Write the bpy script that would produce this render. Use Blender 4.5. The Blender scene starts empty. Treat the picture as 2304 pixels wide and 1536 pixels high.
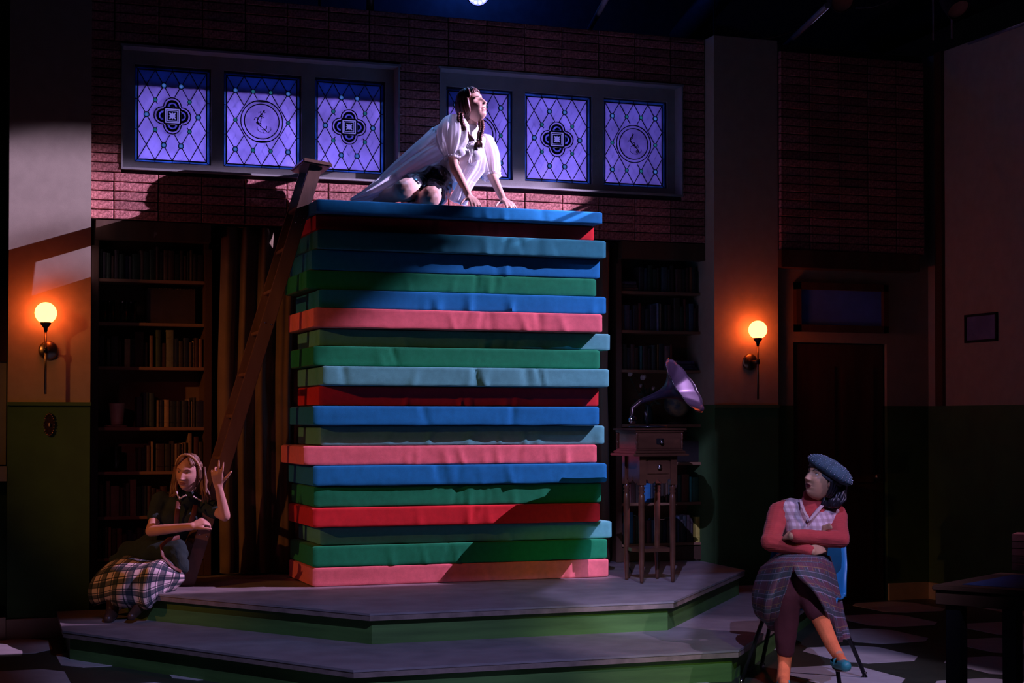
import bpy, bmesh, math, random
import numpy as np
from mathutils import Vector, Matrix, noise
random.seed(7)
PI = math.pi
# ------------------------------------------------------------------ camera
F, TH, HY, PT, CH = 3660.9, .3430, 881.97, .0179, 1.45
sc = bpy.context.scene
col = sc.collection
cd = bpy.data.cameras.new('camera'); cam = bpy.data.objects.new('camera', cd); col.objects.link(cam)
cd.sensor_width = 36; cd.lens = 36*F/2304; cd.shift_y = (HY-768)/2304; cd.clip_end = 100
cam.location = (0, 0, CH); cam.rotation_euler = (PI/2+PT, 0, -TH); sc.camera = cam
# ------------------------------------------------------------------ world, exposure
w = bpy.data.worlds.new('dark_theatre'); sc.world = w; w.use_nodes = True
w.node_tree.nodes['Background'].inputs[0].default_value = (.35, .38, .6, 1)
w.node_tree.nodes['Background'].inputs[1].default_value = .0012
sc.view_settings.view_transform = 'Standard'; sc.view_settings.look = 'None'
sc.view_settings.exposure = 0; sc.view_settings.gamma = 1; sc.view_settings.use_curve_mapping = False

def lamp(kind, name, loc, target, power, color, size=.1, angle=40, blend=.3, sy=None):
    l = bpy.data.lights.new(name, kind); o = bpy.data.objects.new(name, l); col.objects.link(o)
    o.location = loc; l.energy = power; l.color = color
    if target is not None:
        o.rotation_euler = (Vector(target)-Vector(loc)).to_track_quat('-Z', 'Y').to_euler()
    if kind == 'SPOT': l.spot_size = math.radians(angle); l.spot_blend = blend; l.shadow_soft_size = size
    elif kind == 'AREA':
        l.size = size
        if sy: l.shape = 'RECTANGLE'; l.size_y = sy
    else: l.shadow_soft_size = size
    return o
LS, LK, LL, LD = Vector((12.1, 7.55, 6.45)), Vector((10.2, 7.4, 7.65)), Vector((.6, 2.2, 5.6)), Vector((2.4, 1.0, 6.2))
# strong lavender side light from high on the right: woman on the stack, bricks under the windows, left pier
lamp('SPOT', 'special_light', LS, (3.0, 11.1, 2.95), 20500, (.70, .54, 1), .010, 13.6, .22)
# lavender key from the right front on the lower stack
lamp('SPOT', 'key_right', LK, (3.35, 10.5, 1.02), 6600, (.80, .46, .90), .006, 16.5, .38)
# lavender from house left: gramophone, table shadows on the deck
lamp('SPOT', 'key_left', LL, (5.2, 10.3, .5), 2400, (.50, .42, 1.0), .006, 17, .3)
lamp('SPOT', 'deck_light', LD, (3.2, 8.9, .2), 1700, (.44, .42, 1.0), .006, 31, .4)
# blue wash down the right part of the upper stack
lamp('SPOT', 'blue_top', (7.8, 6.6, 6.2), (4.9, 10.5, 2.3), 420, (.10, .36, 1.0), .03, 15, .9)
# lavender on the seated woman and the floor round her
lamp('SPOT', 'seat_light', (6.9, 3.4, 5.6), (4.70, 7.9, .25), 900, (.76, .50, .90), .03, 19, .35)
# dim amber, green and red front washes
lamp('SPOT', 'amber_wash', (-4.0, 7.9, 3.5), (2.0, 10.9, 1.25), 400, (1, .34, .09), .03, 27, .7)
lamp('SPOT', 'olive_wash', (3.4, 1.0, 4.6), (4.8, 9.2, .0), 820, (.66, .80, .07), .08, 21, .9)
lamp('SPOT', 'red_rim', (-1.4, 6.4, 3.4), (1.55, 10.9, 1.2), 42, (1, .20, .34), .06, 20, .6)

# ------------------------------------------------------------------ pixel -> place helpers
def ray(px, py):
    x = (px-1152)/F; y = -(py-HY)/F
    c, s = math.cos(PT), math.sin(PT); fw, up = c-s*y, s+c*y
    c, s = math.cos(TH), math.sin(TH)
    return (x*c+fw*s, -x*s+fw*c, up)
def W(px, py, X=None, Y=None, Z=None, b=None):
    d = ray(px, py)
    if X is not None: t = X/d[0]
    elif Y is not None: t = Y/d[1]
    elif Z is not None: t = (Z-CH)/d[2]
    else: t = b/(d[0]*math.sin(TH)+d[1]*math.cos(TH))
    return Vector((d[0]*t, d[1]*t, d[2]*t+CH))
CR = Vector((math.cos(TH), -math.sin(TH), 0)); CF = Vector((math.sin(TH), math.cos(TH), 0)); CU = Vector((0, 0, 1))
def cv(r, u, t):   # direction from right / up / toward-camera components
    return (CR*r+CU*u-CF*t).normalized()

# ------------------------------------------------------------------ materials
def mat(name, c, rough=.7, metal=0., var=.12, scale=12, bump=0., bscale=60, spec=.4, stretch=None, coord='Object', c2=None, sheen=0, objrand=0):
    m = bpy.data.materials.new(name); m.use_nodes = True; nt = m.node_tree; N = nt.nodes; L = nt.links
    p = N['Principled BSDF']; p.inputs['Roughness'].default_value = rough; p.inputs['Metallic'].default_value = metal
    p.inputs['Specular IOR Level'].default_value = spec
    if sheen: p.inputs['Sheen Weight'].default_value = sheen
    tc = N.new('ShaderNodeTexCoord'); mp = N.new('ShaderNodeMapping'); L.new(tc.outputs[coord], mp.inputs[0])
    if stretch: mp.inputs['Scale'].default_value = stretch
    nz = N.new('ShaderNodeTexNoise'); nz.inputs['Scale'].default_value = scale; nz.inputs['Detail'].default_value = 5
    L.new(mp.outputs[0], nz.inputs[0])
    rp = N.new('ShaderNodeValToRGB'); L.new(nz.outputs[0], rp.inputs[0])
    a = c2 or tuple(max(0, v*(1-var)) for v in c); b_ = tuple(min(1, v*(1+var)) for v in c)
    rp.color_ramp.elements[0].position = .35; rp.color_ramp.elements[1].position = .65
    rp.color_ramp.elements[0].color = (*a, 1); rp.color_ramp.elements[1].color = (*b_, 1)
    out = rp.outputs[0]
    if objrand:
        oi = N.new('ShaderNodeObjectInfo'); mr = N.new('ShaderNodeMapRange'); mr.inputs[3].default_value = 1-objrand; mr.inputs[4].default_value = 1+objrand
        L.new(oi.outputs['Random'], mr.inputs[0]); mx = N.new('ShaderNodeVectorMath'); mx.operation = 'SCALE'
        L.new(out, mx.inputs[0]); L.new(mr.outputs[0], mx.inputs['Scale']); out = mx.outputs[0]
    L.new(out, p.inputs['Base Color'])
    if bump:
        n2 = N.new('ShaderNodeTexNoise'); n2.inputs['Scale'].default_value = bscale; n2.inputs['Detail'].default_value = 4
        L.new(mp.outputs[0], n2.inputs[0]); bm_ = N.new('ShaderNodeBump'); bm_.inputs['Strength'].default_value = bump
        bm_.inputs['Distance'].default_value = .004
        L.new(n2.outputs[0], bm_.inputs['Height']); L.new(bm_.outputs[0], p.inputs['Normal'])
    return m
def plaid(name, base, bands, scale, rot=0.):
    """woven plaid from crossing bands; bands = list of (width fraction, offset, colour, strength)"""
    m = bpy.data.materials.new(name); m.use_nodes = True; nt = m.node_tree; N = nt.nodes; L = nt.links
    p = N['Principled BSDF']; p.inputs['Roughness'].default_value = .9; p.inputs['Specular IOR Level'].default_value = .15
    at = N.new('ShaderNodeAttribute'); at.attribute_name = 'cloth'
    sx = N.new('ShaderNodeSeparateXYZ'); L.new(at.outputs['Vector'], sx.inputs[0])
    cur = None
    rgb = N.new('ShaderNodeRGB'); rgb.outputs[0].default_value = (*base, 1); cur = rgb.outputs[0]
    for ax in (0, 1):
        for (wd, of, c, st) in bands:
            ml = N.new('ShaderNodeMath'); ml.operation = 'MULTIPLY_ADD'; ml.inputs[1].default_value = scale; ml.inputs[2].default_value = of+50
            L.new(sx.outputs[ax], ml.inputs[0])
            fr = N.new('ShaderNodeMath'); fr.operation = 'FRACT'; L.new(ml.outputs[0], fr.inputs[0])
            lt = N.new('ShaderNodeMath'); lt.operation = 'LESS_THAN'; lt.inputs[1].default_value = wd; L.new(fr.outputs[0], lt.inputs[0])
            sm = N.new('ShaderNodeMath'); sm.operation = 'MULTIPLY'; sm.inputs[1].default_value = st; L.new(lt.outputs[0], sm.inputs[0])
            mx = N.new('ShaderNodeMix'); mx.data_type = 'RGBA'; L.new(sm.outputs[0], mx.inputs[0]); L.new(cur, mx.inputs[6]); mx.inputs[7].default_value = (*c, 1)
            cur = mx.outputs[2]
    L.new(cur, p.inputs['Base Color'])
    return m
def emis(name, c, s):
    m = bpy.data.materials.new(name); m.use_nodes = True; N = m.node_tree.nodes; p = N['Principled BSDF']
    p.inputs['Base Color'].default_value = (*c, 1); p.inputs['Emission Color'].default_value = (*c, 1); p.inputs['Emission Strength'].default_value = s
    nz = N.new('ShaderNodeTexNoise'); nz.inputs['Scale'].default_value = 3
    mr = N.new('ShaderNodeMapRange'); mr.inputs[3].default_value = s*.95; mr.inputs[4].default_value = s*1.05
    m.node_tree.links.new(nz.outputs[0], mr.inputs[0]); m.node_tree.links.new(mr.outputs[0], p.inputs['Emission Strength'])
    return m
def film(name, c, var=.12, scale=5):   # translucent glass film, lit from behind
    m = bpy.data.materials.new(name); m.use_nodes = True; nt = m.node_tree; N = nt.nodes; L = nt.links
    N.remove(N['Principled BSDF']); o = N['Material Output']
    t = N.new('ShaderNodeBsdfTranslucent'); g = N.new('ShaderNodeBsdfGlossy'); g.inputs['Roughness'].default_value = .25; g.inputs['Color'].default_value = (.5, .5, .5, 1)
    d = N.new('ShaderNodeBsdfDiffuse'); d.inputs['Color'].default_value = (*[v*.35 for v in c], 1)
    nz = N.new('ShaderNodeTexNoise'); nz.inputs['Scale'].default_value = scale; nz.inputs['Detail'].default_value = 4
    tc = N.new('ShaderNodeTexCoord'); L.new(tc.outputs['Object'], nz.inputs[0])
    rp = N.new('ShaderNodeValToRGB'); L.new(nz.outputs[0], rp.inputs[0]); rp.color_ramp.elements[0].position = .35; rp.color_ramp.elements[1].position = .68
    rp.color_ramp.elements[0].color = (*[v*(1-var) for v in c], 1); rp.color_ramp.elements[1].color = (*[min(1, v*(1+var)) for v in c], 1)
    L.new(rp.outputs[0], t.inputs['Color'])
    m1 = N.new('ShaderNodeMixShader'); m1.inputs[0].default_value = .3; L.new(t.outputs[0], m1.inputs[1]); L.new(d.outputs[0], m1.inputs[2])
    m2 = N.new('ShaderNodeMixShader'); m2.inputs[0].default_value = .04; L.new(m1.outputs[0], m2.inputs[1]); L.new(g.outputs[0], m2.inputs[2])
    L.new(m2.outputs[0], o.inputs['Surface'])
    return m
def sheer(name, c, alpha, var=.05, trans=.5):
    m = bpy.data.materials.new(name); m.use_nodes = True; nt = m.node_tree; N = nt.nodes; L = nt.links
    N.remove(N['Principled BSDF']); o = N['Material Output']
    t = N.new('ShaderNodeBsdfTranslucent'); t.inputs['Color'].default_value = (*c, 1)
    d = N.new('ShaderNodeBsdfDiffuse'); d.inputs['Color'].default_value = (*c, 1)
    tr = N.new('ShaderNodeBsdfTransparent')
    m1 = N.new('ShaderNodeMixShader'); m1.inputs[0].default_value = trans; L.new(d.outputs[0], m1.inputs[1]); L.new(t.outputs[0], m1.inputs[2])
    lw = N.new('ShaderNodeLayerWeight'); lw.inputs[0].default_value = .5
    nz = N.new('ShaderNodeTexNoise'); nz.inputs['Scale'].default_value = 9; nz.inputs['Detail'].default_value = 3
    mr = N.new('ShaderNodeMapRange'); mr.inputs[3].default_value = alpha-.12; mr.inputs[4].default_value = alpha+.12; L.new(nz.outputs[0], mr.inputs[0])
    ad = N.new('ShaderNodeMath'); ad.operation = 'MULTIPLY_ADD'; ad.inputs[1].default_value = .4; L.new(lw.outputs['Facing'], ad.inputs[0]); L.new(mr.outputs[0], ad.inputs[2]); ad.use_clamp = True
    m2 = N.new('ShaderNodeMixShader'); L.new(ad.outputs[0], m2.inputs[0]); L.new(tr.outputs[0], m2.inputs[1]); L.new(m1.outputs[0], m2.inputs[2])
    L.new(m2.outputs[0], o.inputs['Surface'])
    return m
def glass(name, c=(.9, .95, 1)):
    m = bpy.data.materials.new(name); m.use_nodes = True; N = m.node_tree.nodes; L = m.node_tree.links; p = N['Principled BSDF']
    p.inputs['Base Color'].default_value = (*c, 1); p.inputs['Roughness'].default_value = .05; p.inputs['Transmission Weight'].default_value = 1
    nz = N.new('ShaderNodeTexNoise'); nz.inputs['Scale'].default_value = 20; bm_ = N.new('ShaderNodeBump'); bm_.inputs['Strength'].default_value = .05
    L.new(nz.outputs[0], bm_.inputs['Height']); L.new(bm_.outputs[0], p.inputs['Normal'])
    return m
M = dict(
 cream=mat('cream_paint', (.37, .305, .215), .8, var=.05, bump=.15, bscale=300),
 green=mat('green_paint', (.050, .125, .038), .75, var=.12, scale=5, bump=.1, bscale=200),
 base=mat('baseboard_paint', (.50, .42, .30), .6, var=.06),
 brick=mat('red_brick', (.43, .16, .135), .9, var=.35, scale=60, bump=.8, bscale=180, c2=(.20, .058, .05), objrand=.35),
 mortar=mat('dark_mortar', (.035, .025, .03), .95, var=.3, scale=40, bump=.5),
 frame=mat('window_frame_paint', (.26, .25, .24), .7, var=.06, bump=.2, bscale=120),
 lead=mat('lead_came', (.012, .014, .03), .5, .3),
 black=mat('black_paint', (.008, .008, .010), .8, var=.3),
 riser=mat('green_riser_paint', (.065, .16, .035), .6, var=.22, scale=3, stretch=(.5, .5, 6), bump=.1),
 tread=mat('grey_deck_paint', (.22, .20, .20), .55, var=.14, scale=6, bump=.25, bscale=90),
 nose=mat('tan_nosing', (.21, .16, .13), .6, var=.2, scale=14, bump=.2),
 floor=mat('dark_floor_paint', (.030, .040, .026), .45, var=.2, scale=4, bump=.1),
 tile=mat('pale_floor_tile', (.42, .42, .40), .5, var=.08, scale=7, bump=.12),
 case=mat('bookcase_wood', (.085, .045, .025), .5, var=.25, scale=6, stretch=(1, 1, .12), bump=.15),
 caseback=mat('bookcase_back', (.17, .10, .05), .7, var=.15, scale=4),
 shelf=mat('shelf_edge_wood', (.24, .13, .07), .5, var=.2, scale=8, stretch=(.1, 1, 1)),
 dwood=mat('dark_wood', (.075, .032, .018), .35, var=.3, scale=8, stretch=(1, 1, .15), bump=.12),
 gwood=mat('gramophone_wood', (.075, .032, .018), .28, var=.3, scale=9, stretch=(.2, 1, 1), bump=.1),
 ladder=mat('ladder_wood', (.19, .105, .075), .4, var=.2, scale=7, stretch=(1, 1, .2), bump=.2),
 curtain=mat('brown_velvet', (.15, .10, .055), .9, var=.15, scale=5, sheen=.1),
 brass=mat('brushed_brass', (.30, .22, .14), .3, 1., var=.1),
 iron=mat('black_iron', (.02, .02, .022), .35, .6),
 chrome=mat('chrome', (.6, .6, .62), .15, 1.),
 beam=mat('ceiling_black', (.02, .022, .03), .9),
 pipe=mat('pipe_grey', (.12, .13, .16), .5, .2),
 skin=mat('skin', (.62, .36, .27), .5, var=.06, scale=20, bump=.05, bscale=200, spec=.4),
 skin2=mat('skin_warm', (.50, .28, .17), .5, var=.06, scale=20, bump=.05, bscale=200),
 lips=mat('lips', (.40, .15, .13), .4), dlips=mat('dark_lips', (.10, .012, .018), .35),
 blush=mat('blush_skin', (.56, .26, .18), .5, var=.08),
 eye=mat('eye_white', (.75, .72, .70), .15, var=.02), iris=mat('iris', (.03, .018, .01), .1),
 tooth=mat('teeth', (.8, .76, .7), .2, var=.03),
 hairblack=mat('black_hair', (.012, .011, .016), .32, var=.4, scale=90, stretch=(1, 1, .15), bump=.5, bscale=160),
 hairred=mat('auburn_hair', (.10, .038, .028), .38, var=.5, scale=80, stretch=(1, 1, .2), bump=.6, bscale=160),
 hairblond=mat('light_brown_hair', (.17, .09, .05), .42, var=.45, scale=80, stretch=(1, 1, .15), bump=.6, bscale=160),
 glass=glass('clear_glass'),
)

# ------------------------------------------------------------------ mesh helpers
def link(name, me, m=None, parent=None):
    o = bpy.data.objects.new(name, me); col.objects.link(o)
    if m is not None:
        for k in (m if isinstance(m, (list, tuple)) else [m]): me.materials.append(k)
    if parent is not None: o.parent = parent
    return o
class MB:
    def __init__(s): s.v = []; s.f = []; s.sm = []; s.mi = []
    def add(s, vs, fs, smooth=False, mi=0):
        n = len(s.v); s.v += [tuple(v) for v in vs]; s.f += [tuple(i+n for i in f) for f in fs]; s.sm += [smooth]*len(fs); s.mi += [mi]*len(fs); return s
    def box(s, a, b, rot=None, org=None, mi=0, taper=0):
        x0, y0, z0 = a; x1, y1, z1 = b
        vs = [Vector(p) for p in ((x0, y0, z0), (x1, y0, z0), (x1, y1, z0), (x0, y1, z0), (x0, y0, z1), (x1, y0, z1), (x1, y1, z1), (x0, y1, z1))]
        if rot is not None: vs = [rot @ (v-Vector(org or (0, 0, 0)))+Vector(org or (0, 0, 0)) for v in vs]
        return s.add(vs, [(0, 3, 2, 1), (4, 5, 6, 7), (0, 1, 5, 4), (1, 2, 6, 5), (2, 3, 7, 6), (3, 0, 4, 7)], mi=mi)
    def prism(s, poly, z0, z1, mi=0):
        n = len(poly); vs = [(x, y, z0) for x, y in poly]+[(x, y, z1) for x, y in poly]
        fs = [tuple(range(n))[::-1], tuple(range(n, 2*n))]+[(i, (i+1) % n, n+(i+1) % n, n+i) for i in range(n)]
        return s.add(vs, fs, mi=mi)
    def plate(s, poly, y0, y1, mi=0):      # polygon in XZ, thickness along Y
        n = len(poly); vs = [(x, y0, z) for x, z in poly]+[(x, y1, z) for x, z in poly]
        fs = [tuple(range(n)), tuple(range(n, 2*n))[::-1]]+[(i, n+i, n+(i+1) % n, (i+1) % n) for i in range(n)]
        return s.add(vs, fs, mi=mi)
    def tube(s, pts, rad, n=10, caps=True, flat=None, mi=0, ridge=0):
        pts = [Vector(p) for p in pts]; k = len(pts)
        if not isinstance(rad, (list, tuple)): rad = [rad]*k
        t = [(pts[min(i+1, k-1)]-pts[max(i-1, 0)]).normalized() for i in range(k)]
        up = Vector((0, 0, 1)) if abs(t[0].z) < .9 else Vector((0, 1, 0))
        if flat is not None: up = Vector(flat[0])
        vs = []; u = (up-t[0]*up.dot(t[0])).normalized()
        for i in range(k):
            u = (u-t[i]*u.dot(t[i])).normalized(); w_ = t[i].cross(u)
            for j in range(n):
                a = 2*PI*j/n; r = rad[i]*(1+(ridge if j % 2 else -ridge)); fx = flat[1] if flat is not None else 1
                vs.append(pts[i]+u*math.cos(a)*r*fx+w_*math.sin(a)*r)
        fs = [(i*n+j, i*n+(j+1) % n, (i+1)*n+(j+1) % n, (i+1)*n+j) for i in range(k-1) for j in range(n)]
        s.add(vs, fs, True, mi)
        if caps:
            b = len(s.v)-len(vs); s.f += [tuple(b+j for j in range(n))[::-1], tuple(b+(k-1)*n+j for j in range(n))]; s.sm += [False]*2; s.mi += [mi]*2
        return s
    def lathe(s, prof, n=24, org=(0, 0, 0), axis=(0, 0, 1), mi=0, wob=None):
        ax = Vector(axis).normalized(); u = ax.orthogonal().normalized(); w_ = ax.cross(u); o = Vector(org)
        vs = [];
        for (r, h) in prof:
            for j in range(n):
                a = 2*PI*j/n; q = max(r, 1e-5)*(1+(wob(a, r) if wob else 0)); vs.append(o+ax*h+u*math.cos(a)*q+w_*math.sin(a)*q)
        fs = [(i*n+j, i*n+(j+1) % n, (i+1)*n+(j+1) % n, (i+1)*n+j) for i in range(len(prof)-1) for j in range(n)]
        return s.add(vs, fs, True, mi)
    def sphere(s, c, r, n=16, sc=(1, 1, 1), rot=None, mi=0):
        vs = []; m_ = n//2
        for i in range(m_+1):
            for j in range(n):
                a = PI*i/m_; b = 2*PI*j/n; v = Vector((math.sin(a)*math.cos(b)*sc[0], math.sin(a)*math.sin(b)*sc[1], math.cos(a)*sc[2]))*r
                if rot is not None: v = rot @ v
                vs.append(v+Vector(c))
        return s.add(vs, [(i*n+j, (i+1)*n+j, (i+1)*n+(j+1) % n, i*n+(j+1) % n) for i in range(m_) for j in range(n)], True, mi)
    def mesh(s, name):
        me = bpy.data.meshes.new(name); me.from_pydata(s.v, [], s.f)
        me.polygons.foreach_set('use_smooth', s.sm); me.polygons.foreach_set('material_index', s.mi)
        bm = bmesh.new(); bm.from_mesh(me); bmesh.ops.remove_doubles(bm, verts=bm.verts, dist=1e-6); bmesh.ops.recalc_face_normals(bm, faces=bm.faces); bm.to_mesh(me); bm.free()
        me.update(); return me
    def build(s, name, m, parent=None, bevel=0):
        me = s.mesh(name)
        if bevel:
            bm = bmesh.new(); bm.from_mesh(me)
            bmesh.ops.bevel(bm, geom=[e for e in bm.edges if e.calc_face_angle(0) > .6], offset=bevel, segments=2, affect='EDGES', clamp_overlap=True)
            bm.to_mesh(me); bm.free()
        return link(name, me, m, parent)
def B(name, a, b, m, parent=None, bevel=0, **k): return MB().box(a, b, **k).build(name, m, parent, bevel)
def thing(name, label, cat, loc=(0, 0, 0), group=None):
    o = bpy.data.objects.new(name, None); o.empty_display_size = .05; col.objects.link(o); o.location = loc
    return tag(o, label, cat, group)
def tag(o, label, cat, group=None):
    o['label'] = label; o['category'] = cat
    if group: o['group'] = group
    return o
def struct(o, label=None, cat=None):
    o['kind'] = 'structure'; o['label'] = label or o.name.replace('_', ' '); o['category'] = cat or 'wall'; return o
def adopt(root, *objs):   # keep world-space mesh coordinates although the root empty sits elsewhere
    for o in objs:
        o.parent = root; o.matrix_parent_inverse = Matrix.Translation(-root.location)
def rootify(o):
    for c in list(o.children): c.matrix_parent_inverse = Matrix.Translation(-o.location)
    return o
def copy_tree(o, parent=None):
    c = o.copy(); col.objects.link(c)
    if parent is not None: c.parent = parent
    for ch in o.children: copy_tree(ch, c)
    return c

# ------------------------------------------------------------------ structure
YP, YW, YD, XR, ZT, ZW = 11.34, 11.49, 11.44, 7.72, 4.45, 1.575
XPL0, XPL1, XPR0, XPR1 = .483, 1.016, 5.716, 6.272
fl = struct(B('floor', (-6, -2, -.1), (11, 14, 0), M['floor']), 'dark painted stage floor with pale octagonal shapes', 'floor')
cx, cy = .555, .71
w2, h2, cu = cx*.50, cy*.50, .115
oct_ = [(-w2+cu, -h2), (w2-cu, -h2), (w2, -h2+cu*1.2), (w2, h2-cu*1.2), (w2-cu, h2), (-w2+cu, h2), (-w2, h2-cu*1.2), (-w2, -h2+cu*1.2)]
tile_me = MB().prism(oct_, 0, .003).mesh('tile'); tile_me.materials.append(M['tile'])
for i in range(-14, 3):
    for j in range(-7, 2):
        if (i+j) % 2: continue
        x, y = 7.12+i*cx, 10.97+j*cy
        if x < -.6 or y > 11.2 or (y < 7.6 and x < 2) or x > 7.4: continue
        t = bpy.data.objects.new('tile', tile_me); col.objects.link(t); t.location = (x, y, 0); t.parent = fl
def pier(name, x0, x1, yf, yb, label):
    r = B(name, (x0, yf, ZW), (x1, yb, ZT), M['cream']); struct(r, label)
    B('wainscot', (x0, yf-.004, 0), (x1, yb, ZW-.02), M['green'], r)
    B('wainscot_cap', (x0-.004, yf-.022, ZW-.02), (x1+.004, yb, ZW+.004), M['green'], r)
    B('baseboard', (x0-.006, yf-.026, 0), (x1+.004, yf-.004, .135), M['base'], r, .003)
    return r
pier('wall_left', XPL0, XPL1, YP, 12.1, 'cream pier with green wainscot carrying the left sconce')
pier('wall_middle', XPR0, XPR1, YP, 12.1, 'cream pier with green wainscot carrying the right sconce')
wr = struct(B('wall_right', (XR, 3.5, ZW), (XR+.12, 11.9, ZT), M['cream']), 'cream side wall with green wainscot at the right', 'wall')
B('wainscot', (XR-.006, 3.5, 0), (XR+.12, 11.9, ZW), M['green'], wr)
B('baseboard', (XR-.03, 3.5, 0), (XR-.006, YD-.03, .135), M['base'], wr)
B('dark_strip', (XR-.03, 11.20, ZW), (XR, 11.30, ZT), M['dwood'], wr)  # dark vertical strip beside the back corner
# far left wall with window casing
wl = struct(B('wall_far_left', (-2.6, 11.5, 0), (XPL0, 11.6, ZT), M['green']), 'dark wall beyond the left pier', 'wall')
B('casing', (.40, 11.42, 1.16), (.475, 11.5, 1.85), M['frame'], wl)
B('header_panel', (-.6, 11.40, 1.85), (.475, 11.5, 2.35), M['dwood'], wl)
B('sill', (-.6, 11.36, 1.05), (.478, 11.5, 1.15), M['frame'], wl)
B('baseboard', (-2.6, 11.30, 0), (XPL0-.008, 11.5, .15), M['base'], wl)
struct(B('wall_backdrop', (XPL1, 12.02, 0), (XPR0, 12.06, 2.80), M['black']), 'black flat behind the bookcases and curtains', 'wall')
# rear masking wall
struct(B('wall_rear', (-1, 12.9, 0), (9, 13.0, 8.3), M['pipe']), 'black rear masking wall', 'wall')

# upper brick wall with two window openings
z0w, z1w = 2.845, 4.45
wo = []
for (xa, xb, ya, yb_) in ((275, 898, (95, 150), (378, 411)), (990, 1535, (152, 190), (414, 440))):
    A = W(xa, ya[0], Y=YW); Bq = W(xb, ya[1], Y=YW); C_ = W(xa, yb_[0], Y=YW); D_ = W(xb, yb_[1], Y=YW)
    wo.append((A.x, Bq.x, (C_.z+D_.z)/2, (A.z+Bq.z)/2))
zb = (wo[0][2]+wo[1][2])/2; 
backing = MB()
xa, xb = XPL1, XPR0
yb0, yb1 = YW+.03, YW+.16
backing.box((xa, yb0, z0w), (xb, yb1, min(wo[0][2], wo[1][2])))
backing.box((xa, yb0, max(wo[0][3], wo[1][3])), (xb, yb1, z1w))
zl, zh = min(wo[0][2], wo[1][2]), max(wo[0][3], wo[1][3])
backing.box((xa, yb0, zl), (wo[0][0], yb1, zh)); backing.box((wo[0][1], yb0, zl), (wo[1][0], yb1, zh)); backing.box((wo[1][1], yb0, zl), (xb, yb1, zh))
for q in wo:
    if q[2] > zl+.001: backing.box((q[0], yb0, zl), (q[1], yb1, q[2]))
    if q[3] < zh-.001: backing.box((q[0], yb0, q[3]), (q[1], yb1, zh))
wb = struct(backing.build('wall_back', M['mortar']), 'upper red brick wall holding the stained glass windows', 'wall')
cache = {}
def brick(x0, x1, z0, z1, yf, parent, depth=.034):
    key = (round(x1-x0, 3), round(z1-z0, 3))
    if key not in cache:
        mb = MB(); a, h = (x1-x0)/2, (z1-z0)/2; e = .0035
        mb.add([(-a+e, 0, -h+e), (a-e, 0, -h+e), (a-e, 0, h-e), (-a+e, 0, h-e), (-a, e, -h), (a, e, -h), (a, e, h), (-a, e, h), (-a, depth, -h), (a, depth, -h), (a, depth, h), (-a, depth, h)],
               [(0, 1, 2, 3), (0, 4, 5, 1), (1, 5, 6, 2), (2, 6, 7, 3), (3, 7, 4, 0), (4, 8, 9, 5), (5, 9, 10, 6), (6, 10, 11, 7), (7, 11, 8, 4)])
        me = mb.mesh('brick'); me.materials.append(M['brick']); cache[key] = me
    o = bpy.data.objects.new('brick', cache[key]); col.objects.link(o); o.parent = parent
    o.location = ((x0+x1)/2, yf+random.uniform(-.003, .003), (z0+z1)/2)
xj = W(1181, 440, Y=YW).x; pit = (W(1507, 440, Y=YW).x-W(1093, 440, Y=YW).x)/5
rp_ = .0653; g = .007
rows = int((z1w-z0w)/rp_)
joints = sorted(xj+k*pit for k in range(-16, 12))
for r in range(rows+1):
    z0 = z0w+r*rp_+g/2; z1 = min(z0w+(r+1)*rp_-g/2, z1w)
    if z1-z0 < .02: continue
    segs = [(xa+.003, xb-.003)]
    for q in wo:
        if z1 > q[2]+.004 and z0 < q[3]-.004:
            ns = []
            for s0, s1 in segs:
                if q[0] > s0: ns.append((s0, min(s1, q[0])))
                if q[1] < s1: ns.append((max(s0, q[1]), s1))
            segs = ns
    for s0, s1 in segs:
        cuts = [s0]+[j for j in joints if s0+.06 < j < s1-.06]+[s1]
        if s1-s0 < .42: cuts = [s0, s1]
        for c0, c1 in zip(cuts, cuts[1:]): brick(c0+g/2, c1-g/2, z0, z1, YW, wb)
# frames and stained glass
fm = {k: film('glass_'+k, c, v, s_) for k, c, v, s_ in (('lilac', (.57, .55, .80), .16, 5), ('blue', (.15, .30, .50), .3, 8), ('teal', (.06, .42, .46), .2, 8), ('lilac2', (.50, .47, .70), .14, 14), ('pale', (.55, .62, .85), .15, 20), ('slate', (.34, .38, .70), .3, 30))}
YG = YW+.165
pan = [[(303, 148, 474, 373), (503, 159, 677, 381), (708, 172, 866, 392)], [(1003, 196, 1153, 404), (1180, 207, 1331, 415), (1357, 219, 1500, 424)]]
def clip(poly, x0, x1, z0, z1):
    for ax, lim, sg in ((0, x0, 1), (0, x1, -1), (1, z0, 1), (1, z1, -1)):
        out = []
        for i in range(len(poly)):
            p, q = poly[i], poly[(i+1) % len(poly)]; dp, dq = (p[ax]-lim)*sg, (q[ax]-lim)*sg
            if dp >= 0: out.append(p)
            if dp*dq < 0: t = dp/(dp-dq); out.append((p[0]+(q[0]-p[0])*t, p[1]+(q[1]-p[1])*t))
        poly = out
        if not poly: return []
    return poly
wn = 0
JB = emis('emissive_blue_jewel', (.02, .07, .27), 1.0); JC = emis('emissive_pale_jewel', (.06, .12, .40), 1.0); JT = emis('emissive_teal_jewel', (.012, .085, .14), 1.0)  # jewels emit evenly, standing in for light through the glass
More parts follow.
